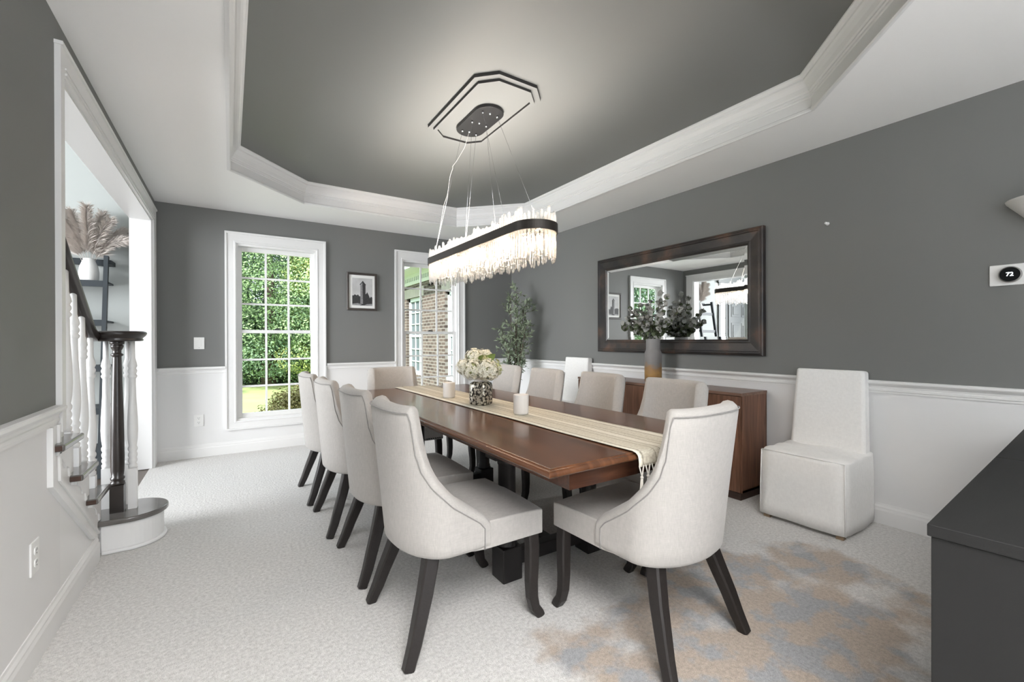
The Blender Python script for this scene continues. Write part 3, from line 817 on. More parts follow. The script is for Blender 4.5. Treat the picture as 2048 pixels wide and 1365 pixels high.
for end, yy in ((0, 1.088), (1, 3.81)):
    for k in range(10):
        x = (rx(yy)-.155+.31*k/9); y = yy-RC[1]; m = MB(); L = .105+rnd.uniform(-.012, .02)
        z0 = .708
        m.tube([(x-.012, y, z0+.01), (x-.003, y-.002, z0-.022), (x, y-.002, z0-.03)], .0028, 5); m.tube([(x+.012, y, z0+.01), (x+.003, y-.002, z0-.022), (x, y-.002, z0-.03)], .0028, 5)
        m.sphere((x, y-.002, z0-.033), .0068, 8, 6)
        sway = rnd.uniform(-.012, .012)
        for q in range(8):
            a = 2*PI*q/8; r = .007+.004*rnd.random()
            m.tube([(x+.003*math.cos(a), y-.002+.003*math.sin(a), z0-.036), (x+r*.8*math.cos(a)+sway*.5, y-.002+r*.6*math.sin(a), z0-.036-L*.5), (x+r*math.cos(a)+sway+rnd.uniform(-.004, .004), y-.002+r*.7*math.sin(a), z0-.036-L*rnd.uniform(.45, .65)-.02)], .0021, 4)
        m.build('tassel', 'tassel', run)
def candle(x, y, lab):
    t = thing('candle', lab, 'candle', (x, y, .7665), 0, 'candles on the runner')
    m = MB(); m.lathe([(.036, 0), (.041, .004), (.0425, .012), (.0435, .105), (.0425, .109), (.0395, .109), (.039, .085), (.0, .085)], 40, cap=False); m.add([(0.036*math.cos(2*PI*k/40), .036*math.sin(2*PI*k/40), 0) for k in range(40)], [tuple(range(40))[::-1]])
    m.build('glass_jar', 'candle_glass', t)
    m = MB(); m.lathe([(.0385, .06), (.0388, .086), (.03, .088), (.004, .087)], 32); w = m.build('wax', 'candle_wax', t)
    m = MB(); m.tube([(0, 0, .086), (.001, 0, .098)], .0012, 6); m.build('wick', 'socket_dark', w)
candle(1.324, 2.889, 'white jar candle farther away, left of the hydrangea vase')
candle(1.364, 2.022, 'white jar candle nearer the viewer, right of the hydrangea vase')
# mottled bottle vase
vs = thing('flower_vase', 'square mottled mercury glass vase holding white hydrangeas', 'vase', (1.351, 2.461, .7665), .55)
m = MB(); V = []; F = []
prof = [(.052, 0), (.060, .006), (.0625, .02), (.0625, .12), (.058, .138), (.044, .150), (.036, .153), (.034, .158), (.038, .175), (.043, .184)]
def sqr(r, k, z, p):
    a = 2*PI*k/48; c, s_ = math.cos(a), math.sin(a)
    n_ = (abs(c)**p+abs(s_)**p)**(-1/p); return (r*n_*c, r*n_*s_, z)
for i, (r, z) in enumerate(prof):
    for k in range(48): V.append(sqr(r, k, z, 5 if z < .14 else 2.2))
for i in range(len(prof)-1):
    for k in range(48):
        a = i*48+k; b = i*48+(k+1) % 48; F.append((a, b, b+48, a+48))
F.append(tuple(range(48))[::-1])
sel = [f for f in F if len(f) == 48 or f[0]//48 < 5]; neck = [f for f in F if len(f) == 4 and f[0]//48 >= 5]
m.add(V, sel, 0, True); m.add(V, neck, 1, True); m.build('bottle', ['mercury_glass', 'candle_glass'], vs)

def leaf_quads(m, pts, L, W, mi=0, droop=.3, rn=rnd):
    """pts: (position, direction) -> folded 6-vertex leaf"""
    for p, d in pts:
        p = Vector(p); d = Vector(d).normalized(); s = d.cross(Vector((rn.uniform(-1, 1), rn.uniform(-1, 1), rn.uniform(-1, 1))))
        if s.length < 1e-3: s = d.orthogonal()
        s.normalize(); nn = s.cross(d); l = L*rn.uniform(.7, 1.2); w = W*rn.uniform(.75, 1.2)
        m.add([p, p+d*l*.35+s*w/2+nn*w*.15, p+d*l*.75+s*w*.36+nn*w*.1, p+d*l-nn*l*.08, p+d*l*.75-s*w*.36+nn*w*.1, p+d*l*.35-s*w/2+nn*w*.15, p+d*l*.6],
              [(0, 1, 6), (1, 2, 6), (2, 3, 6), (3, 4, 6), (4, 5, 6), (5, 0, 6)], mi, True)
def rand_dir(up=0.):
    while True:
        v = Vector((rnd.uniform(-1, 1), rnd.uniform(-1, 1), rnd.uniform(-1, 1)))
        if .05 < v.length < 1: v.normalize(); v.z += up; return v.normalized()
bq = thing('hydrangea_bouquet', 'bunch of cream white hydrangeas with green leaves in the mottled vase', 'flowers', (1.351, 2.461, .95))
heads = [((-.075, -.02, .045), .062, 0), ((.01, -.07, .04), .068, 0), ((.085, -.01, .045), .060, 1), ((-.03, .03, .115), .058, 0), ((.045, .035, .112), .056, 0), ((.02, -.01, .09), .04, 1), ((-.03, .07, .05), .06, 0), ((.06, .07, .05), .055, 0), ((-.10, .04, .06), .048, 0)]
for c, r, g in heads:
    m = MB(); nf = 230 if not g else 110
    for k in range(nf):
        d = rand_dir(); p = Vector(c)+d*r*rnd.uniform(.78, 1.08); s = d.orthogonal().normalized(); q = d.cross(s); a0 = rnd.uniform(0, PI)
        for j in range(4):
            a = a0+j*PI/2; e = s*math.cos(a)+q*math.sin(a); f = s*math.cos(a+PI/2)+q*math.sin(a+PI/2); w = r*.20
            m.add([p, p+e*w*.6+f*w*.45+d*.003, p+e*w*1.15+d*.002, p+e*w*.6-f*w*.45+d*.003], [(0, 1, 2, 3)], 0, False)
    m.sphere(c, r*.70, 10, 8, 1)
    m.build('flower_head', ['petal_green' if g else 'petal_cream', 'petal_green'], bq)
for k in range(14):
    a = 2*PI*k/14+.2; m = MB()
    b = Vector((math.cos(a)*.03, math.sin(a)*.03, .01 if k % 3 else .10)); d = Vector((math.cos(a), math.sin(a), .25 if k % 3 else .6))
    leaf_quads(m, [(b, d)], .115 if k % 3 else .07, .05); m.build('leaf', 'leaf_fresh', bq)
m = MB()
for k in range(7):
    a = 2*PI*k/7; m.tube([(.012*math.cos(a), .012*math.sin(a), -.13), (.02*math.cos(a), .02*math.sin(a), -.02), (.05*math.cos(a), .05*math.sin(a), .05)], .003, 5)
m.build('stems', 'leaf_fresh', bq)

# ------------------------------------------------------------------ sideboard and what stands on it
sb = thing('sideboard', 'walnut sideboard with flat doors against the right wall below the mirror', 'sideboard', (3.30, 2.655, 0))
BP = (3.30, 2.655, 0); bx0, bx1, by0, by1, bz = 3.122, 3.484, 1.768, 3.54, .785
m = MB(); m.box(bx0+.018, bx1, by0, by0+.022, .05, bz-.022); m.box(bx0+.018, bx1, by1-.022, by1, .05, bz-.022); m.box(bx0+.02, bx1, by0, by1, .05, .07); m.box(bx1-.01, bx1, by0, by1, .05, bz-.02)
at0(m.build('carcass', 'walnut', sb, bevel=.0015), BP)
m = MB(); m.box(bx0, bx1, by0-.003, by1+.003, bz-.022, bz); at0(m.build('top_board', 'walnut_top', sb, bevel=.002), BP)
m = MB(); m.box(bx0+.006, bx1, by0+.004, by1-.004, 0, .052); at0(m.build('plinth', 'walnut_dark', sb), BP)
nd = 6
for k in range(nd):
    a = by0+.004+(by1-by0-.008)*k/nd; b = by0+.004+(by1-by0-.008)*(k+1)/nd
    m = MB(); m.box(bx0, bx0+.02, a+.0018, b-.0018, .056, bz-.026); at0(m.build('door', 'walnut', sb, bevel=.0015), BP)
cv = MB(); cv.lathe([(.060, 0), (.072, .006), (.076, .02), (.077, .10), (.077, .262), (.074, .278), (.066, .292), (.063, .31), (.063, .396), (.060, .402), (.056, .400), (.055, .30), (.0, .29)], 40, cap=False)
cv.add([(.06*math.cos(2*PI*k/40), .06*math.sin(2*PI*k/40), 0) for k in range(40)], [tuple(range(40))[::-1]])
o = cv.build('ceramic_vase', 'vase_glaze', loc=(3.27, 2.672, bz)); tag(o, 'tall grey vase with a rust base on the walnut sideboard', 'vase')
eu = thing('eucalyptus_bunch', 'bunch of grey-green eucalyptus branches standing in the tall grey vase', 'foliage', (3.27, 2.672, 1.17))
def disc_leaf(m, p, d, r, mi):
    d = Vector(d).normalized(); s = d.orthogonal().normalized(); q = d.cross(s); p = Vector(p); ph = rnd.uniform(0, 6)
    v = [p+(s*math.cos(2*PI*k/9+ph)+q*math.sin(2*PI*k/9+ph))*r*(1 if k else 1.25)+d*r*.12*math.cos(2*(2*PI*k/9)) for k in range(9)]
    m.add(v+[p], [(k, (k+1) % 9, 9) for k in range(9)], mi, True)
tips = [(-.05, .26, .22), (-.09, .20, .30), (-.12, .10, .27), (-.10, -.02, .31), (-.02, .13, .33), (-.14, .24, .16), (-.07, -.14, .24), (-.15, .02, .20), (.02, .05, .36), (-.05, -.20, .17), (.03, .22, .18), (.05, -.11, .40), (.04, -.25, .27), (-.16, .12, .12), (.03, -.18, .20), (.06, -.04, .44), (-.05, .30, .12), (.05, .10, .26)]
for i, t in enumerate(tips):
    m = MB(); T = Vector(t); c1 = Vector((T.x*.25, T.y*.25, .10)); pts = []
    for k in range(9):
        u = k/8; pts.append((1-u)**2*Vector((T.x*.1, T.y*.06, -.30+.28*(u > 0)))+2*u*(1-u)*c1+u*u*T)
    pts[0] = Vector((0, 0, -.25))
    m.tube(pts, [.0028]*8+[.0012], 5); br = m.build('branch', 'stem_brown', eu)
    l = MB()
    for k in range(2, 9):
        for q in range(6):
            d = rand_dir(.3); off = rand_dir()*.022
            disc_leaf(l, pts[k]+off*(1 if k < 8 else .5), d, rnd.uniform(.015, .027), 1 if rnd.random() < (.55 if pts[k].z < .14 else .15) else 0)
    for k in range(6):
        u = .25+.7*rnd.random(); p = pts[int(u*8)]+rand_dir()*.03; disc_leaf(l, p, rand_dir(.2), rnd.uniform(.014, .024), 1 if p.z < .15 else 0)
    l.build('leaves', ['leaf_eucal', 'leaf_eucal_deep'], br)

# mirror ----------------------------------------------------------------------
mr = thing('wall_mirror', 'large mirror in a wide dark distressed wood frame above the sideboard', 'mirror', (3.5, 2.685, 1.555))
MP = (3.5, 2.685, 1.555); my0, my1, mz0, mz1 = 1.783, 3.587, 1.050, 2.062
fp = [(0, .0), (0, .040), (.006, .047), (.016, .050), (.020, .046), (.030, .046), (.034, .040), (.040, .040), (.100, .034), (.106, .038), (.114, .038), (.118, .032), (.128, .028), (.132, .018)]
V = []; F = []
for d, h in fp: V += [(XR-h, my0+d, mz0+d), (XR-h, my1-d, mz0+d), (XR-h, my1-d, mz1-d), (XR-h, my0+d, mz1-d)]
for i in range(len(fp)-1):
    for k in range(4):
        a = i*4+k; b = i*4+(k+1) % 4; F.append((a, a+4, b+4, b))
m = MB(); m.add(V, F); at0(m.build('frame', 'mirror_frame', mr), MP)
g = .128; bv = .026; xg = XR-.024
def rct(d, x): return [(x, my0+d, mz0+d), (x, my1-d, mz0+d), (x, my1-d, mz1-d), (x, my0+d, mz1-d)]
V = rct(g, xg+.0012)+rct(g+bv, xg)+rct(g, XR-.008)
m = MB(); m.add(V, [(4, 7, 6, 5)]+[(k, k+4, (k+1) % 4+4, (k+1) % 4) for k in range(4)]+[(8+k, k, (k+1) % 4, 8+(k+1) % 4) for k in range(4)]+[(8, 9, 10, 11)])
at0(m.build('bevelled_glass', 'mirror_silver', mr), MP)

# slip-covered chairs -----------------------------------------------------------
def slip_chair():
    t = thing('slipcovered_chair', 'x', 'chair')
    # local: +x forward; footprint x -.24..+.245, half width .245
    m = MB(); V = []; F = []
    sk = [(.012, .035, 1.012), (.012, .20, 1.0), (.0, .40, .985), (.0, .438, .985), (-.012, .450, .972)]
    nseg = 44
    def per(t, e, puck):
        # rounded rectangle perimeter
        c, s_ = math.cos(t), math.sin(t); p = 14
        k = (abs(c)**p+abs(s_)**p)**(-1/p)
        return (.245*e*k*c+puck*c, .247*e*k*s_+puck*s_)
    levels = [(.028, 1.012), (.10, 1.006), (.22, 1.0), (.34, .992), (.425, .985), (.445, .978), (.452, .955), (.456, .80), (.462, .45), (.464, .02)]
    for i, (z, e) in enumerate(levels):
        for k in range(nseg):
            a = 2*PI*(k+.5)/nseg
            pk = .006*math.sin(5*a+i*.7)*(.45-z)*2 if z < .44 else 0
            x, y = per(a, e, pk)
            zz = z+(.004*math.sin(11*a) if .44 < z < .46 else 0)+(.006*math.sin(9*x*6+5*y*5) if z > .454 else 0)
            V.append((x, y, zz))
    for i in range(len(levels)-1):
        for k in range(nseg):
            a = i*nseg+k; b = i*nseg+(k+1) % nseg; F.append((a, b, b+nseg, a+nseg))
    F.append(tuple(range((len(levels)-1)*nseg, len(levels)*nseg))); F.append(tuple(range(nseg))[::-1])
    m.add(V, F, 0, True); sk = m.build('skirted_seat_cover', 'slip_cotton', t)
    m = MB()
    for sg in (-1, 1): m.tube([(.2375, sg*.2395, .03), (.2365, sg*.238, .22), (.231, sg*.234, .447)], .004, 6)
    m.tube([(.232, -.232, .449), (.240, -.1, .452), (.240, .1, .452), (.232, .232, .449)], .0035, 6); m.build('seam', 'slip_cotton', sk)
    m = MB(); m.tube([(-.175, 0, .40), (-.185, 0, .5), (-.200, 0, .7), (-.218, 0, .88), (-.226, 0, .972)], [1.03, 1.02, .985, .95, .93], sec=[(a*.212, b*.045) for a, b in ((-1, -.7), (-.96, -1), (-.5, -1.05), (0, -1.08), (.5, -1.05), (.96, -1), (1, -.7), (1, .7), (.96, 1), (0, 1.02), (-.96, 1), (-1, .7))], up=(1, 0, 0))
    b = m.build('back_cover', 'slip_cotton', t, bevel=.016, bseg=3)
    for x in (-.21, .205):
        for y in (-.205, .205): q = MB(); q.box(x-.02, x+.02, y-.02, y+.02, 0, .06); q.build('leg', 'foot_wood', t, bevel=.002)
    return t
s1 = slip_chair(); s1.location = (3.222, 1.32, 0); s1.rotation_euler = (0, 0, PI+.02)
tag(s1, 'white slipcovered chair standing free at the right end of the sideboard', 'chair', 'white slipcovered chairs')
s2 = copy_tree(s1); s2.location = (3.222, 3.895, 0); s2.rotation_euler = (0, 0, PI)
tag(s2, 'white slipcovered chair half hidden between the sideboard and the olive tree', 'chair', 'white slipcovered chairs')

# olive tree ---------------------------------------------------------------------
ot = thing('olive_tree', 'artificial olive tree with narrow grey-green leaves in the far corner', 'plant', (3.12, 4.74, 0))
m = MB(); m.lathe([(.12, 0), (.14, .01), (.165, .30), (.17, .31), (.155, .31), (.15, .28), (.0, .28)], 28); pt = m.build('pot', 'terracotta_grey', ot)
m = MB(); m.lathe([(.15, .27), (.14, .29), (.01, .295)], 24); m.build('soil', 'soil', pt)
for k in range(9):
    a = k*2.4; top = Vector((.24*math.cos(a)*rnd.uniform(.25, 1), .24*math.sin(a)*rnd.uniform(.25, 1), rnd.uniform(1.15, 1.72)))
    if k == 0: top = Vector((.02, .02, 1.80))
    pts = []
    for j in range(10):
        u = j/9; pts.append(Vector((top.x*u**1.5+.012*math.sin(7*u+k), top.y*u**1.5+.012*math.cos(6*u+k), .28+(top.z-.28)*u)))
    m = MB(); m.tube(pts, [.010-.0008*j for j in range(10)], 6)
    L = MB()
    for j in range(4, 10):
        for q in range(3):
            d = rand_dir(.5); e = pts[j]+d*rnd.uniform(.08, .17); m.tube([pts[j], e], .0022, 4)
            for w in range(11):
                p = pts[j].lerp(e, .15+.85*w/10); leaf_quads(L, [(p, rand_dir(.2)+d*.6)], .062, .017)
    for w in range(10): leaf_quads(L, [(pts[9]-Vector((0, 0, .012*w)), rand_dir(.6))], .05, .012)
    br = m.build('branch', 'stem_brown', ot); L.build('leaves', 'leaf_olive', br)

# ------------------------------------------------------------------ ceiling medallion and chandelier
def octr(cx, cy, hx, hy, c, d):
    k = d*math.tan(PI/8); hx -= d; hy -= d; c = c-2*k*.5
    return [(cx-hx, cy-hy+c), (cx-hx, cy+hy-c), (cx-hx+c, cy+hy), (cx+hx-c, cy+hy), (cx+hx, cy+hy-c), (cx+hx, cy-hy+c), (cx+hx-c, cy-hy), (cx-hx+c, cy-hy)]
MC = (1.44, 2.612)
mp = [(0, HT, 1), (0, HT-.020, 0), (.034, HT-.020, 1), (.034, HT-.036, 0), (.058, HT-.036, 1), (.058, HT-.022, 0)]
m = MB(); V = []
for d, z, _ in mp: V += [(x-MC[0], y-MC[1], z-HT) for x, y in octr(*MC, .238, .462, .105, d)]
for i in range(len(mp)-1):
    m.add(V[i*8:i*8+16], [(k, (k+1) % 8, (k+1) % 8+8, k+8) for k in range(8)], mp[i][2])
m.add(V[-8:], [tuple(range(8))[::-1]], 0)
md = m.build('ceiling_medallion', ['grey_paint', 'dark_edge'], loc=(*MC, HT)); tag(md, 'stepped eight-sided grey medallion on the tray ceiling above the chandelier', 'medallion')

CC = (1.475, 2.672); CZ = 1.79; HL, HW, BH = .762, .136, .052
ch = thing('chandelier', 'long oval chandelier of clear crystal rods on a bronze band over the table', 'chandelier', (*CC, CZ))
def stadium(hl, hw, n):
    """n points evenly along a stadium outline (long axis y), with outward normal"""
    st_ = 2*(hl-hw); P = 2*st_+2*PI*hw; out = []
    for k in range(n):
        s = P*k/n
        if s < st_: out.append((hw, -st_/2+s, 1, 0))
        elif s < st_+PI*hw:
            a = (s-st_)/hw; out.append((hw*math.cos(a), st_/2+hw*math.sin(a), math.cos(a), math.sin(a)))
        elif s < 2*st_+PI*hw: out.append((-hw, st_/2-(s-st_-PI*hw), -1, 0))
        else:
            a = PI+(s-2*st_-PI*hw)/hw; out.append((hw*math.cos(a), -st_/2+hw*math.sin(a), math.cos(a), math.sin(a)))
    return out
m = MB(); n_ = 240; V = []; F = []
for x, y, nx, ny in stadium(HL, HW, n_):
    for off, z in ((0, 0), (0, BH), (-.006, BH), (-.006, 0)): V.append((x+nx*off, y+ny*off, z))
for k in range(n_):
    for q in range(4):
        a = k*4+q; b = k*4+(q+1) % 4; j = ((k+1) % n_)*4; F.append((a, j+q, j+(q+1) % 4, b))
m.add(V, F, 0, False)
m.bar((-HW+.004, -.45, .03), (HW-.004, -.45, .03), .012, .02); m.bar((-HW+.004, .45, .03), (HW-.004, .45, .03), .012, .02); m.bar((-HW+.004, 0, .03), (HW-.004, 0, .03), .012, .02); m.bar((0, -HL+.005, .03), (0, HL-.005, .03), .016, .02)
m.build('oval_band', 'bronze_band', ch)
def rod_mesh(i):
    r = random.Random(i); m = MB(); up = r.uniform(.035, .090); dn = r.uniform(.095, .170); R = .0098
    pr = [(.001, -dn), (.006, -dn+.006), (.0095, -dn+.02), (R, -dn+.05)]
    for k in range(5): pr.append((R*r.uniform(.84, 1.08), -dn+.07+(up+dn-.10)*k/4))
    pr += [(R, BH+up-.02), (.0085, BH+up-.008), (.004, BH+up-.001), (.001, BH+up)]
    m.lathe(pr, 7)
    m.smooth = [False]*len(m.f)
    return m
NV = 14; rods = [rod_mesh(i) for i in range(NV)]
spots = [(x, y) for x, y, nx, ny in stadium(HL-.019, HW-.019, 136)]
order = sorted(range(len(spots)), key=lambda i: (spots[i][0]+CC[0])*.542+(spots[i][1]+CC[1])*.84)
near = order[:100]; far = order[100:]
protos = {}
for j, i in enumerate(near):
    v = rnd.randrange(NV)
    if v not in protos:
        o = rods[v].build('crystal_rod', 'crystal', ch); protos[v] = o
    else:
        o = protos[v].copy(); COL.objects.link(o); o.parent = ch
    o.location = (spots[i][0], spots[i][1], 0); o.rotation_euler = (0, 0, rnd.uniform(0, 6))
m = MB()
for i in far:
    q = rods[rnd.randrange(NV)]; m.add([(x+spots[i][0], y+spots[i][1], z) for x, y, z in q.v], q.f, 0, False)
o = m.build('crystal_rods', 'crystal', ch); o['kind'] = 'stuff'
for k in range(8):
    y = -.60+1.2*k/7; x = .055*(-1)**k
    m = MB(); m.lathe([(.009, .0), (.009, .03)], 12, (x, y, 0)); b = m.build('lamp_holder', 'bronze_band', ch)
    m = MB(); m.sphere((x, y, -.020), .017, 14, 10, sq=(1, 1, 1.35)); m.build('bulb', 'bulb_glow', b)
CY = (1.457-CC[0], 2.668-CC[1]); zt = HT-.022-CZ
m = MB(); m.prism([(CY[0]+x, CY[1]+y) for x, y, _, _ in stadium(.232, .100, 56)], 'z', zt-.022, zt); cp = m.build('canopy', 'black_metal', ch, bevel=.003)
for k in range(3): m = MB(); m.sphere((CY[0], CY[1]+(-.15+.15*k), zt-.022), .009, 10, 6); m.build('screw_cap', 'chrome', cp)
for sx in (-1, 1):
    for k, (ya, yb) in enumerate(((-.15, -.53), (0, 0), (.15, .53))):
        m = MB(); m.lathe([(.007, zt-.036), (.007, zt-.022)], 10, (CY[0]+sx*.055, CY[1]+ya, 0))
        m.tube([(CY[0]+sx*.055, CY[1]+ya, zt-.03), (sx*(HW-.006), yb, BH-.01)], .0011, 5); m.build('suspension_wire', 'chrome', ch)
pts = [(CY[0], CY[1]+.15, zt-.02), (-.03, .20, zt-.12), (-.06, .27, zt-.2), (-.085, .29, zt-.24), (-.078, .30, zt-.25), (-.09, .32, zt-.3), (-.088, .37, zt-.42), (-.105, .40, zt-.5), (-.112, .46, zt-.66), (-.125, .50, .12), (-.11, .53, .04)]
m = MB(); m.tube(pts, .0013, 6); m.build('power_cord', 'candle_glass', ch)

# ------------------------------------------------------------------ things on the walls
pf = thing('framed_picture', 'small dark framed black and white city photograph between the two windows', 'picture', (1.343, YB, 1.768))
px0, px1, pz0, pz1 = -.177, .177, -.226, .226
def frame_ring(m, prof):
    V = []; F = []
    for d, h in prof: V += [(px0+d, -h, pz0+d), (px1-d, -h, pz0+d), (px1-d, -h, pz1-d), (px0+d, -h, pz1-d)]
    for i in range(len(prof)-1):
        for k in range(4):
            a = i*4+k; b = i*4+(k+1) % 4; F.append((a, b, b+4, a+4))
    m.add(V, F)
m = MB(); frame_ring(m, [(0, 0), (0, .022), (.004, .025), (.022, .025), (.027, .018), (.027, .008)]); m.build('frame', 'picture_frame', pf)
m = MB(); m.box(px0+.02, px1-.02, -.012, -.002, pz0+.02, pz1-.02); m.build('mat_board', 'mat_board', pf)
m = MB(); a0, a1, b0, b1 = px0+.062, px1-.055, pz0+.06, pz1-.062; w = a1-a0; h = b1-b0
m.box(a0, a1, -.0130, -.0119, b0, b1, 0)
def flat(poly, mi, off): m.add([(a0+w*u, -.0130-off, b0+h*v) for u, v in poly], [tuple(range(len(poly)))], mi)
flat([(0, 0), (1, 0), (1, .30), (.93, .34), (.88, .28), (.80, .42), (.74, .50), (.70, .44), (.62, .40), (.36, .33), (.28, .40), (.22, .36), (.12, .40), (.08, .36), (0, .35)], 1, .0002)
flat([(.40, .08), (.53, .06), (.53, .86), (.40, .78)], 2, .0004)
flat([(.53, .06), (.66, .10), (.66, .78), (.53, .90), (.50, .90), (.50, .85)], 1, .0006)
flat([(.37, .77), (.52, .90), (.68, .77), (.66, .74), (.52, .86), (.39, .74)], 1, .0008)
for k in range(14): flat([(.41, .12+.045*k), (.52, .105+.048*k), (.52, .115+.048*k), (.41, .13+.045*k)], 1, .0007)
flat([(0, 0), (.35, 0), (.5, .05), (.25, .08), (0, .05)], 2, .0005); flat([(.6, .02), (1, .0), (1, .07), (.75, .06)], 2, .0005)
m.build('print', ['print_sky', 'print_dark', 'print_mid'], pf)

def plate_switch():
    t = thing('light_switch', 'white double light switch on the grey wall left of the garden window', 'switch', (-.263, YB, 1.155))
    m = MB(); m.box(-.044, .044, -.007, 0, -.060, .060); p = m.build('wall_plate', 'plate_white', t, bevel=.003)
    m = MB(); m.box(-.017, .017, -.0095, -.005, -.033, .033); m.build('rocker', 'plate_white', t, bevel=.001)
    for z in (-.045, .045):
        m = MB(); m.sphere((0, -.007, z), .0028, 8, 5); m.build('screw', 'chrome', t)
plate_switch()
def outlet(lab, loc, rz):
    t = thing('wall_outlet', lab, 'outlet', loc, rz, 'wall outlets')
    m = MB(); m.box(-.040, .040, -.007, 0, -.061, .061); m.build('wall_plate', 'plate_white', t, bevel=.003)
    for z in (-.022, .022):
        m = MB(); m.prism([(.017*math.cos(2*PI*k/20), z+.0165*max(-.85, min(.85, math.sin(2*PI*k/20)))) for k in range(20)], 'y', -.0098, -.005); s = m.build('socket', 'plate_white', t)
        m = MB(); m.box(-.0075, -.005, -.0102, -.008, z+.000, z+.009); m.box(.005, .0075, -.0102, -.008, z+.000, z+.009); m.prism([(.0028*math.cos(a), z-.008+.0028*math.sin(a)) for a in np.linspace(0, 2*PI, 9)[:-1]], 'y', -.0102, -.008)
        m.build('slot', 'socket_dark', s)
outlet('white outlet low on the window wall below the light switch', (-.269, YB, .373), 0)
outlet('white outlet low on the stair-side wall in front of the stairs', (XL, 2.297, .388), PI/2)

th = thing('thermostat', 'round black thermostat reading 72 on a white plate on the grey wall', 'thermostat', (XR, .476, 1.521))
m = MB(); V = []
m.box(-.008, 0, -.116, .116, -.056, .056); m.build('wall_plate', 'plate_white', th, bevel=.004, bseg=3)
def disc_x(m, r, x0, x1, n=40, yc=.038): m.prism([(yc+r*math.cos(2*PI*k/n), r*math.sin(2*PI*k/n)) for k in range(n)], 'x', x0, x1)
m = MB(); disc_x(m, .0425, -.030, -.006); rg = m.build('dial_ring', 'thermo_ring', th, bevel=.004)
m = MB(); disc_x(m, .0375, -.0315, -.02); dsp = m.build('display', 'screen_black', th)
def text_mesh(body, size, name, matn, parent, loc, rot):
    cu = bpy.data.curves.new(name, 'FONT'); cu.body = body; cu.size = size; cu.align_x = 'CENTER'; cu.align_y = 'CENTER'; cu.extrude = .0002; cu.offset = size*.018
    tmp = bpy.data.objects.new('tmp', cu); COL.objects.link(tmp)
    dg = bpy.context.evaluated_depsgraph_get(); me = bpy.data.meshes.new_from_object(tmp.evaluated_get(dg)); bpy.data.objects.remove(tmp)
    me.name = name; me.materials.clear(); me.materials.append(MATS[matn]); o = bpy.data.objects.new(name, me); COL.objects.link(o); o.parent = parent; o.location = loc; o.rotation_euler = rot
    return o
text_mesh('72', .028, 'digits', 'digit_glow', dsp, (-.0318, .038, 0), (PI/2, 0, -PI/2))
# wall sconce: half-bowl of plaster
t = thing('wall_sconce', 'white half-bowl wall sconce at the right edge above the thermostat', 'sconce', (XR, .345, 1.73))
m = MB(); prof = [(.02, .0), (.05, .012), (.085, .040), (.125, .085), (.165, .135), (.186, .162), (.190, .172), (.184, .174), (.12, .09), (.05, .025), (.01, .02)]
V = []; F = []; nn = 28
for r, z in prof:
    for k in range(nn+1):
        a = PI/2+PI*k/nn; V.append((r*math.cos(a)*.9, r*math.sin(a), z))
for i in range(len(prof)-1):
    for k in range(nn):
        a = i*(nn+1)+k; F.append((a, a+1, a+nn+2, a+nn+1))
m.add(V, F, 0, True); m.build('half_bowl', 'plaster', t)
m = MB(); m.box(-.02, 0, -.05, .05, .03, .15); m.build('back_plate', 'plate_white', t)
m = MB(); m.sphere((-.06, 0, .12), .025, 12, 8); m.build('bulb', 'candle_wax', t)
m = MB(); m.lathe([(.003, 0), (.010, .001), (.012, .005), (.010, .010), (.004, .012), (.004, .03), (.009, .031), (.009, .036), (.001, .037)], 16)
o = m.build('wall_hook', 'plate_white', loc=(XR, 1.362, 1.983)); o.rotation_euler = (0, -PI/2, 0); tag(o, 'tiny white hook alone on the grey wall right of the mirror', 'hook')

# dark cabinet at the right edge --------------------------------------------------
cb = thing('black_cabinet', 'matte black low cabinet cut off by the right edge in the foreground', 'cabinet', (1.36, .33, 0), math.radians(3))
W2_, D2, H2 = 1.96, .62, .75
for k in (0, 1):
    a, b = k*W2_/2, (k+1)*W2_/2
    m = MB(); m.box(a+(.002 if k else 0), b-(0 if k else .002), -D2, 0, H2-.028, H2); m.build('top_panel', 'cabinet_black', cb, bevel=.002)
    m = MB(); m.box(a+.006, b-.006, -D2+.02, -.006, .06, H2-.029); m.build('body', 'cabinet_black', cb, bevel=.002)
    for q in (0, 1):
        c = a+.012+(b-a-.024)*q/2; e = a+.012+(b-a-.024)*(q+1)/2
        m = MB(); m.box(c+.002, e-.002, -D2, -D2+.019, .07, H2-.034); dr = m.build('door', 'cabinet_black', cb, bevel=.002)
        m = MB(); x = e-.05 if q == 0 else c+.05; m.tube([(x, -D2, .52), (x, -D2-.025, .53), (x, -D2-.025, .65), (x, -D2, .66)], .005, 6); m.build('handle', 'black_metal', dr)
m = MB(); m.box(.04, W2_-.04, -D2+.05, -.03, 0, .06); m.build('plinth', 'cabinet_black', cb)

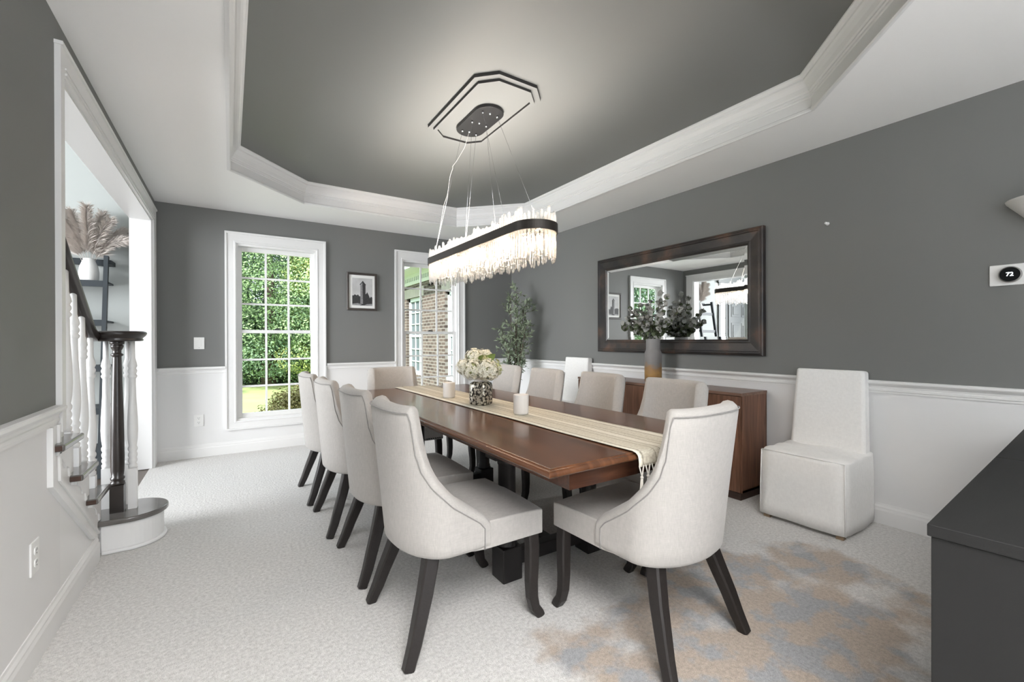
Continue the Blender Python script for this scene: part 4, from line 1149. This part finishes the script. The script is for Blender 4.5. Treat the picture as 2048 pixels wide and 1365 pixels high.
# ------------------------------------------------------------------ foyer: ladder shelf, vase, pampas grass
ls = thing('ladder_shelf', 'dark blue-grey leaning ladder shelf against the pale foyer wall', 'shelf', (-1.17, 5.5, 0))
LP = (-1.17, 5.5, 0); SY = 5.55
def ry(z): return 5.06+(5.36-5.06)*z/1.955
for x in (-1.43, -.945):
    m = MB(); m.bar((x, ry(0)+.012, 0), (x, ry(1.955), 1.955), .030, .05, up=(0, 1, 0)); r = at0(m.build('rail', 'shelf_paint', ls), LP)
    m = MB(); m.box(x-.012, x+.030 if x > -1 else x+.012, ry(1.95), SY-.003, 1.885, 1.922); at0(m.build('top_return', 'shelf_paint', ls), LP)
m = MB(); m.box(-1.43, -.945, SY-.035, SY-.006, 1.885, 1.942); at0(m.build('top_rung', 'shelf_paint', ls), LP)
for z in (1.70, 1.345, .94, .57, .2):
    m = MB(); m.box(-1.425, -.95, ry(z)-.005, ry(z)+.018, z-.03, z+.025); m.box(-1.418, -.93, ry(z), SY-.004, z+.003, z+.02)
    at0(m.build('shelf_board', 'shelf_paint', ls), LP)
cv = MB(); cv.lathe([(.055, 0), (.067, .004), (.065, .012), (.069, .03), (.070, .08), (.063, .13), (.049, .17), (.038, .198), (.036, .207), (.031, .207), (.029, .19), (.0, .17)], 40, cap=False)
cv.add([(.055*math.cos(2*PI*k/40), .055*math.sin(2*PI*k/40), 0) for k in range(40)], [tuple(range(40))[::-1]])
o = cv.build('white_vase', 'ceramic_white', loc=(-1.072, 5.40, 1.7215)); tag(o, 'white textured vase on the dark ladder shelf in the foyer', 'vase')
pg = thing('pampas_grass', 'bunch of pale dried pampas grass in the white vase in the foyer', 'dried grass', (-1.075, 5.41, 1.86))
for k in range(9):
    a = -1.05+2.1*k/8+rnd.uniform(-.05, .05); b = rnd.uniform(-.25, .12); Lh = .52-.10*abs(a)+rnd.uniform(-.03, .03)
    m = MB(); pts = []
    for j in range(8):
        u = j/7; pts.append(Vector((math.sin(a*(.5+.5*u))*Lh*u*.72, b*Lh*u, -.10+.10*min(1, u*2)+Lh*u*math.cos(a*.8*u))))
    m.tube(pts, .0016, 4); stem = m.build('stem', 'pampas', pg)
    m = MB()
    for q in range(1800):
        u = .30+.70*rnd.random()**.8; i = min(6, int(u*7)); f = u*7-i; p = pts[i].lerp(pts[i+1], f); d = (pts[i+1]-pts[i]).normalized()
        e = (d*1.0+rand_dir()*.72+Vector((0, 0, -.12))).normalized(); l = rnd.uniform(.05, .13)*(1.15-.5*u); s = e.orthogonal().normalized()*.00032
        m.add([p-s, p+s, p+e*l*.6+s*.8+Vector((0, 0, -.003)), p+e*l+Vector((0, 0, -.012))], [(0, 1, 2, 3)])
    m.build('plume', 'pampas', stem)

# ------------------------------------------------------------------ outdoors
GZ = -.62
struct(MB().box(-30, 40, YB+WT, 60, GZ-.2, GZ).build('ground_lawn', 'lawn'))
# brick wing of the house
wg = thing('brick_house_wing', 'brown brick wing of the house outside the second window', 'house', (4, 10, GZ))
WP = (4, 10, GZ); wx = 4.0
wins = [(10.30, 11.42, .30, 2.285), (7.55, 8.93, .30, 2.275)]
ys_ = sorted({5.6, 14.5, *[w[0] for w in wins], *[w[1] for w in wins]}); zs_ = sorted({GZ, 2.62, .30, 2.275, 2.285})
m = MB()
for i in range(len(ys_)-1):
    for j in range(len(zs_)-1):
        yc, zc = (ys_[i]+ys_[i+1])/2, (zs_[j]+zs_[j+1])/2
        if any(w[0] < yc < w[1] and w[2] < zc < w[3] for w in wins): continue
        m.box(wx, wx+.25, ys_[i], ys_[i+1], zs_[j], zs_[j+1])
m.box(wx+.24, wx+3.5, 14.3, 14.5, GZ, 2.62)
at0(m.build('brick_wall', 'brick', wg), WP)
m = MB(); m.box(wx-.03, wx+.3, 5.6, 14.5, 2.62, 2.70)
y = 5.7
while y < 14.4: m.box(wx-.035, wx+.02, y, y+.06, 2.70, 2.80); y += .13
m.box(wx-.05, wx+.3, 5.6, 14.5, 2.80, 2.88); at0(m.build('dentil_cornice', 'soffit_white', wg), WP)
m = MB(); m.box(wx-.42, wx+.3, 5.6, 14.8, 2.88, 2.91); at0(m.build('soffit', 'soffit_white', wg), WP)
m = MB(); m.box(wx-.52, wx-.42, 5.6, 14.8, 2.86, 2.99); m.box(wx-.54, wx-.41, 5.6, 14.8, 2.975, 2.99); at0(m.build('gutter', 'gutter_white', wg), WP)
m = MB(); m.prism([(wx-.45, 2.93), (wx+3.5, 4.6), (wx+3.5, 2.93)], 'y', 5.6, 14.8); at0(m.build('roof', 'limestone', wg), WP)
for (a, b, c, d) in wins:
    m = MB(); yy = a-.12
    while yy < b+.12:
        m.box(wx-.012, wx+.05, yy+.006, yy+.069, d, d+.24); yy += .076
    m.box(wx-.004, wx+.05, a-.12, b+.12, d+.002, d+.238); at0(m.build('brick_lintel', 'limestone', wg), WP)
    m = MB(); m.box(wx+.07, wx+.13, a, a+.09, c, d); m.box(wx+.07, wx+.13, b-.09, b, c, d); m.box(wx+.07, wx+.13, a, b, d-.09, d); m.box(wx+.03, wx+.13, a-.05, b+.05, c-.04, c+.08); m.box(wx+.08, wx+.13, a, b, 1.26, 1.32)
    fr = m.build('window_frame', 'gutter_white', wg); at0(fr, WP)
    m = MB()
    for k in (1, 2): yy = a+.09+(b-a-.18)*k/3; m.box(wx+.085, wx+.11, yy-.012, yy+.012, c, d)
    for zz in (.63, .95, 1.6, 1.9): m.box(wx+.085, wx+.11, a, b, zz-.012, zz+.012)
    m.build('glazing_bars', 'gutter_white', fr)
    m = MB(); m.box(wx+.112, wx+.118, a, b, c, d); m.build('pane', 'window_blind', fr)
m = MB(); m.box(wx-.05, wx-.02, 9.55, 9.62, 2.5, 2.6); m.bar((wx-.02, 9.58, 2.52), (wx-.14, 9.55, 2.46), .05, .05); o = m.build('flood_light', 'black_metal'); tag(o, 'small black flood light under the eave of the brick wing', 'lamp')

def foliage(m, c, r, n, size, sq=(1, 1, 1), mi=0, rn=rnd):
    """shell of leaf quads round a clump centre"""
    for k in range(n):
        d = Vector((rn.gauss(0, 1), rn.gauss(0, 1), rn.gauss(0, 1))).normalized()
        q = rn.uniform(.72, 1.05)
        p = Vector((c[0]+d.x*r*q*sq[0], c[1]+d.y*r*q*sq[1], c[2]+d.z*r*q*sq[2]))
        nrm = (d*.9+Vector((rn.uniform(-1, 1), rn.uniform(-1, 1), rn.uniform(-.2, 1.2)))*.8).normalized()
        s = nrm.orthogonal().normalized(); a = rn.uniform(0, 6.28); t = nrm.cross(s); e = s*math.cos(a)+t*math.sin(a); f = nrm.cross(e); z = size*rn.uniform(.6, 1.3)
        m.add([p-e*z*.5, p+f*z*.26, p+e*z*.5-nrm*z*.08, p-f*z*.26], [(0, 1, 2, 3)], mi)
def tree(x, y, h, w, mats_, lab, name='leafy_tree', n=26, leaves=230, size=.26, seed=0, z0=GZ, cat='tree', low=.08):
    rn = random.Random(seed); t = thing(name, lab, cat, (x, y, z0), 0, 'trees beyond the lawn')
    m = MB(); m.tube([(0, 0, 0), (.05, 0, h*.3), (0, .05, h*.75)], [w*.06, w*.045, w*.015], 8); m.build('trunk', 'bark', t)
    m = MB()
    for k in range(n):
        u = low+(1-low)*(k+.5)/n; a = k*2.399+rn.uniform(-.3, .3)
        prof_ = math.sin(PI*min(1, (u*.86+.14)))**.6 if name != 'conifer_tree' else (1.05-u)
        rr = w*.5*prof_*rn.uniform(.55, .85); cr = w*.5*prof_*rn.uniform(.38, .55)+.15
        foliage(m, (rr*math.cos(a), rr*math.sin(a), h*u), cr, leaves, size, (1, 1, .75), rn.choice(range(len(mats_))), rn)
    m.build('crown', mats_, t)
T = [
 (-1.2, 23, 11.0, 7, ['tree_deep', 'tree_pine'], 'dark pine-like tree at the left of the garden window view', 'conifer_tree', 40, 1071),
 (1.3, 20.0, 9.0, 5.0, ['tree_mid', 'tree_deep'], 'broad mid-green leafy tree in the upper left panes of the garden window', 'leafy_tree', 44, 1173),
 (2.6, 24.5, 10.5, 5.5, ['tree_deep', 'tree_mid'], 'tall deep green tree in the middle panes of the garden window', 'leafy_tree', 42, 1071),
 (3.5, 19.0, 6.3, 3.6, ['tree_lime', 'tree_mid'], 'bright yellow-green tree in the right panes of the garden window', 'leafy_tree', 40, 1071),
 (4.6, 25.0, 11.0, 6.0, ['tree_mid', 'tree_deep'], 'high green tree showing above the yellow-green tree', 'leafy_tree', 40, 969),
 (.5, 26.5, 12.0, 6.5, ['tree_deep', 'tree_pine'], 'tall shaded tree behind the broad mid-green tree', 'leafy_tree', 40, 969),
 (2.2, 21.6, 3.2, 4.6, ['tree_deep', 'tree_mid'], 'low spreading green shrub at the far edge of the lawn', 'shrub', 32, 1071),
 (-.4, 22.0, 3.4, 4.4, ['tree_pine', 'tree_deep'], 'low dark shrub at the lawn edge, left of the spreading shrub', 'shrub', 32, 1020),
 (-7.5, 14.5, 8, 5, ['tree_deep', 'tree_mid'], 'dark green tree far left outside, seen only in the mirror', 'leafy_tree', 28, 330),
 (-11.5, 17.5, 10, 6, ['tree_deep', 'tree_pine'], 'tall dark tree outside, seen in the mirror behind the others', 'leafy_tree', 28, 330),
 (-10.0, 13.0, 8, 5, ['tree_pine', 'tree_deep'], 'blue-green tree outside, left of the others in the mirror', 'leafy_tree', 28, 330),
 (7.5, 27, 11, 8, ['tree_deep', 'tree_mid'], 'large tree standing behind the brick wing', 'leafy_tree', 32, 450),
]
for i, (x, y, h, w, ms, lab, nm, n0, lv_) in enumerate(T): tree(x, y, h, w, ms, lab, nm, n0, lv_, .105 if i < 8 else .2, i+3)
hb = thing('clipped_hedge', 'rounded olive-brown hedge close outside the garden window', 'hedge', (1.05, 7.6, GZ))
m = MB(); rn = random.Random(5)
for k in range(30):
    a = rn.uniform(0, 6.28); r = rn.random()**.5
    foliage(m, (.62*r*math.cos(a), .42*r*math.sin(a), .62+.30*(1-r*r)+rn.uniform(-.05, .05)), .24, 260, .045, (1, 1, .9), 0, rn)
    foliage(m, (.66*r*math.cos(a), .46*r*math.sin(a), .32), .28, 110, .05, (1, 1, 1), 0, rn)
m.build('foliage', 'hedge_leaf', hb)
m = MB(); m.tube([(0, 0, 0), (.02, 0, .5)], .04, 6); m.build('stem', 'bark', hb)
fb = thing('flower_bush', 'small bush with pink blooms left of the hedge outside', 'flowers', (.30, 7.35, GZ))
m = MB(); foliage(m, (0, 0, .45), .2, 300, .05, (1, 1, .9), 0, rn); foliage(m, (-.05, .02, .2), .2, 200, .06, (1, 1, 1), 0, rn); m.build('foliage', 'tree_deep', fb)
for k in range(7):
    m = MB(); foliage(m, (rn.uniform(-.14, .14), rn.uniform(-.2, -.05), rn.uniform(.42, .66)), .045, 60, .05, (1, 1, .8), 0, rn); m.build('bloom', 'flower_pink', fb)

# ------------------------------------------------------------------ light
w = bpy.data.worlds.new('sky'); sc.world = w; w.use_nodes = True
bg = w.node_tree.nodes['Background']; bg.inputs[0].default_value = (.80, .90, 1.0, 1); bg.inputs[1].default_value = 1.2
def sun(d, e, ang):
    l = bpy.data.lights.new('sun', 'SUN'); l.energy = e; l.angle = math.radians(ang); l.color = (1, .96, .9)
    o = bpy.data.objects.new('sun', l); COL.objects.link(o); o.rotation_euler = Vector(d).to_track_quat('-Z', 'Y').to_euler()
sun((.75, .42, -.85), 4.2, 1.0)
def area(name, loc, to, sx, sy, e, col, portal=False):
    l = bpy.data.lights.new(name, 'AREA'); l.shape = 'RECTANGLE'; l.size = sx; l.size_y = sy; l.energy = e; l.color = col
    o = bpy.data.objects.new(name, l); COL.objects.link(o); o.location = loc
    o.rotation_euler = (Vector(to)-Vector(loc)).to_track_quat('-Z', 'Y').to_euler()
    if portal: l.cycles.is_portal = True
    return o
area('portal_window', ((W1[0]+W1[1])/2, YB+WT+.04, 1.27), ((W1[0]+W1[1])/2, 0, 1.27), .8, 1.9, 1, (1, 1, 1), True)
area('portal_window', ((W2[0]+W2[1])/2, YB+WT+.04, 1.27), ((W2[0]+W2[1])/2, 0, 1.27), .8, 1.9, 1, (1, 1, 1), True)
area('rear_opening_fill', (.9, YR-.16, 1.4), (.75, 3, 1.45), 2.0, 2.1, 6, (1, .98, .96))  # added fill light shining in through the unseen rear opening
area('rear_overhead_fill', (.1, -.55, 2.5), (.1, -.549, 0), 1.1, 1.3, 27, (1, .975, .95)).data.spread = math.radians(140)  # added overhead fill behind the camera, no fixture there
area('rear_bounce_fill', (.1, -2.0, 1.5), (.1, -1.999, 3), .5, .5, 42, (.97, .98, 1.))  # added fill bounced off the rear ceiling, no fixture there
fl = area('foyer_window_daylight', (-4.38, 2.8, 1.9), (-.6, 3.3, 1.6), 2.6, 3.2, 72, (.98, .985, 1)); fl.data.spread = math.radians(115)

up = area('chandelier_uplight', (CC[0], CC[1], CZ+.03), (CC[0], CC[1]+.001, 3), .16, 1.35, 9.5, (1, .96, .91)); up.data.spread = math.radians(150)
# ------------------------------------------------------------------ camera
cam = bpy.data.cameras.new('camera'); cam.sensor_width = 36; cam.lens = 873.47/2048*36; cam.clip_start = .02
co = bpy.data.objects.new('camera', cam); COL.objects.link(co); sc.camera = co
yaw, pit, rol = .5732, -.0024, -.0027
R0 = Vector((math.cos(yaw), -math.sin(yaw), 0)); F0 = Vector((math.sin(yaw), math.cos(yaw), 0)); Zv = Vector((0, 0, 1))
Fw = F0*math.cos(pit)+Zv*math.sin(pit); Up = -F0*math.sin(pit)+Zv*math.cos(pit)
R1 = R0*math.cos(rol)+Up*math.sin(rol); U1 = -R0*math.sin(rol)+Up*math.cos(rol)
M = Matrix((R1, U1, -Fw)).transposed().to_4x4(); M.translation = Vector((0, 0, 1.18)); co.matrix_world = M

vs_ = sc.view_settings; vs_.view_transform = 'Standard'; vs_.look = 'None'; vs_.gamma = 1; vs_.use_curve_mapping = False; vs_.exposure = 1.52
cy = sc.cycles; cy.use_denoising = True; cy.max_bounces = 10; cy.diffuse_bounces = 6; cy.glossy_bounces = 4; cy.transmission_bounces = 6; cy.transparent_max_bounces = 24; cy.sample_clamp_indirect = 6
